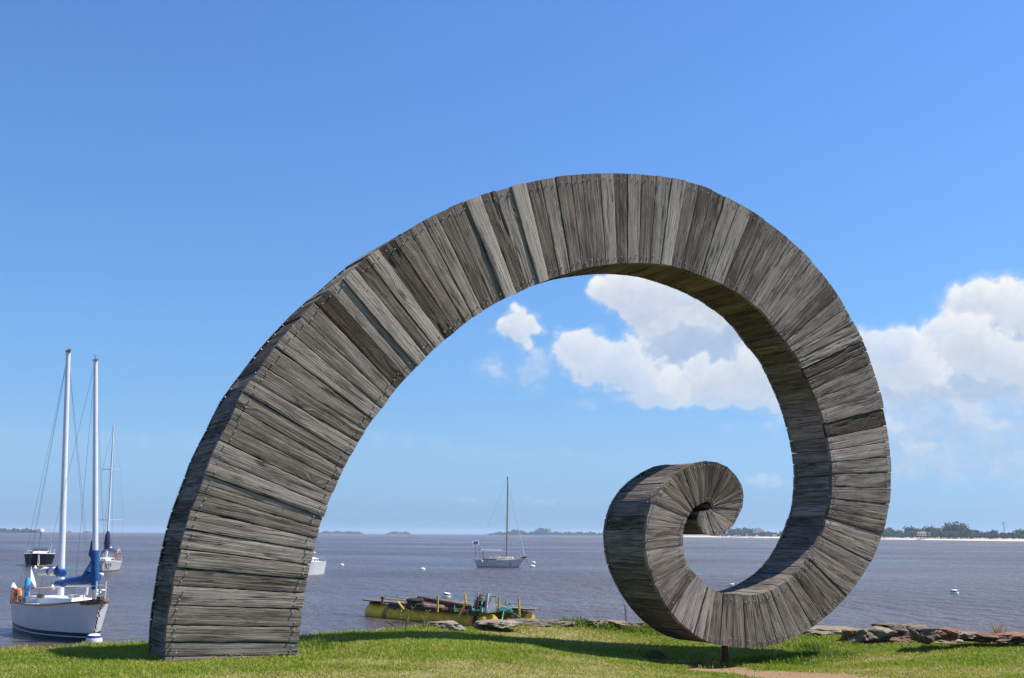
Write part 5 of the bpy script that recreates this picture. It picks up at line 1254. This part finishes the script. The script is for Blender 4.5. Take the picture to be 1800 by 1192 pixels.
def centre_boat():
    t_ = place_boat('sailboat', 'white sailboat with brown mast and solar panel in the middle of the river', 'sailboat', 878, 997, 84)
    H = Hull(6.5, 2.2, 1.15, .86, .95, .62, .75, 1.9, .45, .84); H.build(t_, GELG, [(.22, GELG), (.13, GELG), (.07, BLACKB), (-.35, BLACKB)], BUFF)
    cabin(t_, H, .30, .80, 1.35, .32, CREAM, 0)
    MB().box(H.deck(.44, 0, .42), (.75, .8, .22), GEL).build('deck_box', t_)
    w = MB(); w.box(H.deck(.34, -.72, .10), (1.5, .05, .14), GLASSD); w.build('window', t_); MB().tube([H.deck(.18, -.8, .08), H.deck(.30, -.8, .10)], .10, REDP, 6).build('red_cloth', t_, True)
    MB().box(H.deck(.09, -.95, -.10), (.95, .12, .16), GEL).build('stern_locker', t_); MB().lathe([(.03, -.28), (.14, -.16), (.14, .1), (.03, .2)], GEL, H.deck(.175, -1.06, -.18), 8).build('fender', t_, True)
    f = H.deck(.645, 0, .25); top = mast(t_, f, (892.5, 838), .105, .07, BUFF); d = (top - f).normalized()
    MB().tube([f + d * .95, H.deck(.13, 0, 1.22)], .075, ALU, 8).build('boom', t_, True)
    MB().tube([H.deck(.17, 0, .0), H.deck(.17, 0, 1.2)], .05, DARKSP, 5).build('boom_gallows', t_)
    bw = H.deck(1.0, 0, .30); MB().tube([bw, top.lerp(f, .05)], [.055, .03], GEL, 6).build('furled_headsail', t_, True)
    mb = MB(); mb.box(H.deck(.97, 0, .14), (.75, .35, .14), BROWNW); mb.tube([H.deck(.9, 0, .15), H.deck(1.0, 0, .2) + Vector((.45, 0, .06))], .06, BUFF, 6); mb.build('bow_roller', t_)
    pulpit(t_, H, .86, .99, .5); rails(t_, H, (.3, .45, .6, .75), .45)
    sp = MB(); c = f.lerp(top, .53); sp.tube([c + Vector((-.1, -.9, 0)), c, c + Vector((-.1, .9, 0))], .02, BUFF, 4); sp.build('spreader', t_)
    wires(t_, [(top, H.deck(.62, .95)), (top, H.deck(.62, -.95)), (c + Vector((-.1, -.9, 0)), H.deck(.6, -.95)), (c + Vector((-.1, .9, 0)), H.deck(.6, .95)), (top, H.deck(.0, 0, .1)), (top, H.deck(.72, .8))], .009)
    p = H.deck(.01, .3, 0); q = p + Vector((0, 0, 1.85)); MB().tube([p, q], .035, WIRE, 5).build('panel_pole', t_)
    R_ = Matrix.Rotation(math.radians(58), 3, 'X') @ Matrix.Rotation(math.radians(12), 3, 'Z')
    pn = MB().box(q + Vector((.05, 0, .22)), (.80, .66, .05), GEL, R_).build('solar_panel', t_); MB().box(q + Vector((.05, 0, .22)) + R_ @ Vector((0, 0, .03)), (.64, .50, .02), SOLAR, R_).build('cell_sheet', pn)
    MB().box(H.deck(.10, .2, 1.55), (.6, .35, .05), GELG).build('wind_vane', t_); MB().tube([H.deck(.10, .2), H.deck(.10, .2, 1.55)], .02, WIRE, 4).build('vane_pole', t_)
    ch = MB(); a = H.deck(1.0, 0, .05); e_ = Vector((H.L / 2 + 1.5, -.3, .02))
    pts = [a.lerp(e_, k / 8) - Vector((0, 0, .35 * math.sin(k / 8 * math.pi))) for k in range(9)]; ch.tube([Vector((p.x, p.y, max(p.z, .0))) for p in pts], .022, CHAIN, 4); ch.build('mooring_line', t_)
centre_boat()

# ------------------------------------------------------------------ mooring buoys
def buoy(px, py, w, label, kind='plain', tilt=0.0):
    """a buoy w photograph pixels across floating at a photograph point"""
    p = hit(px, py, 0); r = w / 2 * p.length / FPX
    t_ = thing('mooring_buoy', label, 'buoy', (p.x, p.y, 0), 0, 'white mooring buoys'); t_.rotation_euler = (0, tilt, 0)
    if kind == 'cone':
        MB().lathe([(r * .95, -.12), (r, 0), (r * .55, r * .75), (r * .08, r * 1.5), (.0001, r * 1.52)], WHITEP, (0, 0, 0), 16).build('float', t_, True, angle=60)
    else:
        MB().lathe([(r * .5, -r * .9), (r * .86, -r * .55), (r, -r * .05), (r * .98, r * .35), (r * .90, r * .58)], WHITEP, (0, 0, 0), 18).build('float', t_, True)
        if kind == 'band':
            MB().lathe([(r * .91, r * .56), (r * .915, r * .58), (r * .80, r * .86), (r * .78, r * .87)], BUOYB, (0, 0, 0), 18).build('blue_band', t_, True)
            MB().lathe([(r * .79, r * .865), (r * .55, r * 1.02), (.0001, r * 1.08)], WHITEP, (0, 0, 0), 18).build('cap', t_, True)
        else: MB().lathe([(r * .90, r * .58), (r * .55, r * .82), (.0001, r * .9)], WHITEP, (0, 0, 0), 16).build('cap', t_, True)
    MB().tube([(0, 0, r * .85), (0, 0, r * (1.0 if kind != 'cone' else 1.5) + .12)], .03, CHAIN, 5).build('mooring_eye', t_)
    return t_
buoy(165, 1129, 25, 'large white buoy with blue band under the near boat bow', 'band'); buoy(785, 1050, 15, 'tilted white buoy with blue band behind the raft', 'band', .2); buoy(1287, 1032, 11, 'small blue banded buoy seen through the ring', 'band'); buoy(1678, 1044, 13, 'blue banded buoy alone on the water at right', 'band')
buoy(601, 994, 7, 'small white buoy just right of the left leg'); buoy(743, 1002, 9, 'white buoy alone between leg and centre sailboat'); buoy(938, 990, 7, 'farther of two buoys off the centre sailboat bow'); buoy(936, 997, 9, 'nearer of two buoys off the centre sailboat bow')
buoy(23, 1034, 12, 'white cone buoy at the far left edge', 'cone'); buoy(92, 1035, 9, 'white cone buoy just left of the main mast', 'cone'); buoy(107, 1038, 6, 'small white cone buoy just right of the main mast', 'cone'); buoy(62, 999, 6, 'small cone buoy against the dark hull', 'cone'); buoy(79, 1001, 9, 'white buoy at the dark boat bow'); buoy(178, 1011, 8, 'white buoy under the crewed yacht bow')

# ------------------------------------------------------------------ work raft on yellow pontoons
YEL = paint('yellow_pontoon_paint', (.85, .52, .010), .5, var=.15, scale=1.5, dirt=(.25, .15, .03), dirt_amt=.12); YELP = paint('yellow_post_paint', (.74, .48, .02), .55, var=.15, scale=4, dirt=(.26, .15, .04), dirt_amt=.15)
PLNK = paint('grey_raft_plank', (.20, .17, .13), .9, var=.4, scale=3); PLNKD = paint('dark_raft_beam', (.06, .05, .04), .9, var=.3, scale=3); STEELG = paint('grey_winch_plate', (.34, .36, .38), .6, .2, .25, 4, (.22, .14, .09), .12); ROPE = paint('turquoise_rope', (.07, .33, .28), .8, var=.2, scale=20); TYRE = paint('tyre_rubber', (.022, .022, .024), .85)
def raft():
    A = hit(640, 1083, 0); B = hit(843, 1101, 0); ax = (B - A); L = ax.length; ax.normalize()
    t_ = thing('work_raft', 'low work raft on yellow pontoons with a winch, by the bank', 'raft', (A.x, A.y, 0), math.atan2(ax.y, ax.x)); t_.rotation_euler[1] = .012
    W = 3.2; r = .45; zc = .20           # x along, y towards the far side
    for k, (y, nm) in enumerate(((r, 'near'), (W - .2, 'far'))):
        x1 = L if k == 0 else L + .25
        ca = (0, y, zc); mb = MB()
        mb.lathe([(.0001, -.02), (r * .93, 0), (r, .06), (r, L * .12), (r, L * .5), (r, L * .96), (r * .99, L * .97)], YEL, (0, y, zc), 22, (1, 0, 0))
        pt = mb.build('pontoon', t_, True)
        for f in (.165, .255, .52, .70): MB().lathe([(r + .001, -.03), (r + .018, -.03), (r + .018, .03), (r + .001, .03)], YEL, (L * f, y, zc), 22, (1, 0, 0)).build('weld_band', pt, True)
        MB().lathe([(r * .98, -.12), (r * 1.07, -.08), (r * 1.07, .06), (r * .98, .1)], TYRE if k == 0 else YEL, (L * .955, y, zc), 22, (1, 0, 0)).build('end_collar', pt, True)
        MB().lathe([(r * .99, 0), (r * 1.0, .45), (r * .90, .62), (.0001, .66)], YELP, (L * .975, y, zc), 22, (1, 0, 0)).build('end_drum', pt, True)
    bm_ = MB()
    for f in (.06, .24, .42, .60, .78, .96): bm_.box((L * f, W / 2, zc + r + .05), (.18, W * 1.02, .12), PLNKD)
    bm_.build('cross_beam', t_)
    rg = random.Random(4); n = 11
    for k in range(n):
        y = .0 + (W + .1) * (k + .5) / n; x0 = rg.uniform(-.35, .05); x1 = L + rg.uniform(.05, .6) + (.5 if k > 6 else 0)
        o = MB().box(((x0 + x1) / 2, y, zc + r + .145 + rg.uniform(-.015, .02)), (x1 - x0, (W + .1) / n * .93, .06), PLNK if rg.random() < .8 else PLNKD, Matrix.Rotation(rg.uniform(-.006, .006), 3, 'Z')).build('plank', t_)
    MB().box((L * .62, .02, zc + r + .02), (L * .75, .12, .2), PLNKD).build('side_beam', t_)
    dz = zc + r + .18
    def dk(px, py): return loc_of(t_, hit(px, py, dz))
    def up(p, px, py):           # the deck point's height seen at a higher photograph point
        w = Matrix.Rotation(t_.rotation_euler.z, 3, 'Z') @ p + t_.location; return loc_of(t_, at(px, py, w.y))
    for (a, b, lean) in (((769, 1072), (769, 1044), 0), ((820, 1066), (813, 1041), 0), ((876, 1071), (878, 1045), 0), ((913, 1077), (910, 1047), 0)):
        p = dk(*a); q = up(p, *b); q.y = p.y if not lean else q.y
        m_ = MB(); m_.tube([p, q], .045, YELP, 7); m_.lathe([(.055, -.02), (.055, .03)], YELP, q, 8); m_.build('post', t_, True)
    p = dk(806, 1078); q = up(p, 819, 1053); MB().tube([p, q], .05, YELP, 6).build('leaning_bar', t_, True)
    p = dk(699, 1061); q = dk(713, 1068); MB().tube([p + Vector((0, 0, .12)), q + Vector((0, -.1, -.02))], .05, YELP, 6).build('loose_bar', t_, True)
    p = dk(672, 1059); MB().lathe([(.10, 0), (.10, .05), (.055, .06), (.055, .22), (.09, .24), (.09, .30)], RUST, p, 10).build('bollard', t_, True)
    for z in (.09, .26):
        ty = MB(); c = dk(729, 1063) + Vector((0, 0, z)); pts = [c + Vector((.33 * math.cos(k * .449), .33 * math.sin(k * .449), 0)) for k in range(15)]; ty.tube(pts, .10, TYRE, 8, False); ty.build('tyre', t_, True)
    pp = MB(); a = dk(733, 1060) + Vector((0, .1, .28)); b = dk(832, 1072) + Vector((0, .15, .16)); pp.tube([a, b], .115, RUST, 10); pp.build('rusty_pipe', t_, True)
    pp = MB(); a = dk(770, 1066) + Vector((0, .5, .14)); b = dk(838, 1071) + Vector((0, .5, .12)); pp.tube([a, b], .12, RUST, 8); pp.build('rusty_pipe', t_, True)
    pp = MB(); pp.box(dk(765, 1068) + Vector((0, 0, .06)), (1.1, .5, .10), RUST, Matrix.Rotation(.2, 3, 'Z')); pp.box(dk(800, 1072) + Vector((0, .2, .08)), (.9, .16, .14), RUST, Matrix.Rotation(-.15, 3, 'Z')); pp.build('scrap_iron', t_)
    # winch: two tapered side plates, drum, shafts
    c = dk(845, 1072); w = t_
    wn = MB()
    def plate(x, lean):
        pr = [(-.34, 0), (.34, 0), (.26, .62), (.12, .84), (-.12, .84), (-.26, .6)]
        vs = [c + Vector((x + lean * z, y + .25, z)) for y, z in pr] + [c + Vector((x + .06 + lean * z, y + .25, z)) for y, z in pr]
        return MB().add(vs, [(0, 1, 2, 3, 4, 5), (11, 10, 9, 8, 7, 6)] + [(i, i + 6, (i + 1) % 6 + 6, (i + 1) % 6) for i in range(6)], STEELG)
    rz_ = 0
    for x in (-.42, .30): plate(x, .04).build('winch_plate', t_)
    MB().lathe([(.30, -.34), (.30, -.30), (.15, -.29), (.15, .29), (.30, .30), (.30, .34)], RUST, c + Vector((-.03, .25, .36)), 14, (1, 0, 0)).build('winch_drum', t_, True)
    sh = MB(); sh.tube([c + Vector((-.55, .25, .72)), c + Vector((.75, .25, .72))], .035, STEELG, 6); sh.tube([c + Vector((.42, -.08, 0)), c + Vector((.34, .1, .86))], .05, GELG, 6); sh.tube([c + Vector((-.16, -.12, 0)), c + Vector((-.2, .0, .66))], .06, RUST, 6); sh.build('winch_frame', t_, True)
    rp = MB()
    def coil(c, n, R_, zz):
        pts = [c + Vector((R_ * (1 + rg.uniform(-.35, .35)) * math.cos(k * 1.1), R_ * (1 + rg.uniform(-.35, .35)) * math.sin(k * 1.1), abs(rg.gauss(0, zz)))) for k in range(n)]; rp.tube(pts, .019, ROPE, 5)
    coil(c + Vector((-.05, -.2, .05)), 22, .24, .12); coil(dk(888, 1073) + Vector((0, 0, .05)), 26, .30, .10); coil(dk(890, 1070) + Vector((0, .1, .2)), 14, .14, .14); coil(dk(802, 1072), 12, .10, .10)
    rp.tube([dk(868, 1073) + Vector((0, 0, .08)), dk(888, 1073) + Vector((0, 0, .14)), dk(905, 1076) + Vector((0, 0, .06)), dk(915, 1080)], .028, ROPE, 5); rp.tube([dk(885, 1074) + Vector((0, 0, .1)), dk(884, 1080) + Vector((0, -.1, -.25)), dk(882, 1086) + Vector((0, -.2, -.5))], .028, ROPE, 5)
    rp.tube([c + Vector((-.02, .25, .74)), c + Vector((.1, -.05, .4)), c + Vector((.4, -.3, .02))], .028, ROPE, 5)
    rp.build('mooring_rope', t_, True)
    wires(t_, [(up(dk(876, 1071), 878, 1046), up(dk(913, 1077), 910, 1049)), (up(dk(820, 1066), 813, 1042), dk(800, 1068)), (up(dk(769, 1072), 769, 1045), dk(765, 1062))], .008, 'guard_line')
    wd = MB()
    for k in range(60):
        q = (c + Vector((rg.gauss(0, .25), rg.gauss(.35, .2), 0)) if k < 22 else dk(rg.uniform(800, 915), rg.uniform(1073, 1082))) ; h = rg.uniform(.15, 1.15) if k < 22 else rg.uniform(.08, .3)
        wd.tube([q, q + Vector((rg.gauss(0, .06), rg.gauss(0, .06), h * .6)), q + Vector((rg.gauss(0, .14), rg.gauss(0, .14), h))], [.012, .010, .003], LEAF, 3)
    o = wd.build('deck_weeds', t_); o['kind'] = 'stuff'
    return t_
raft()
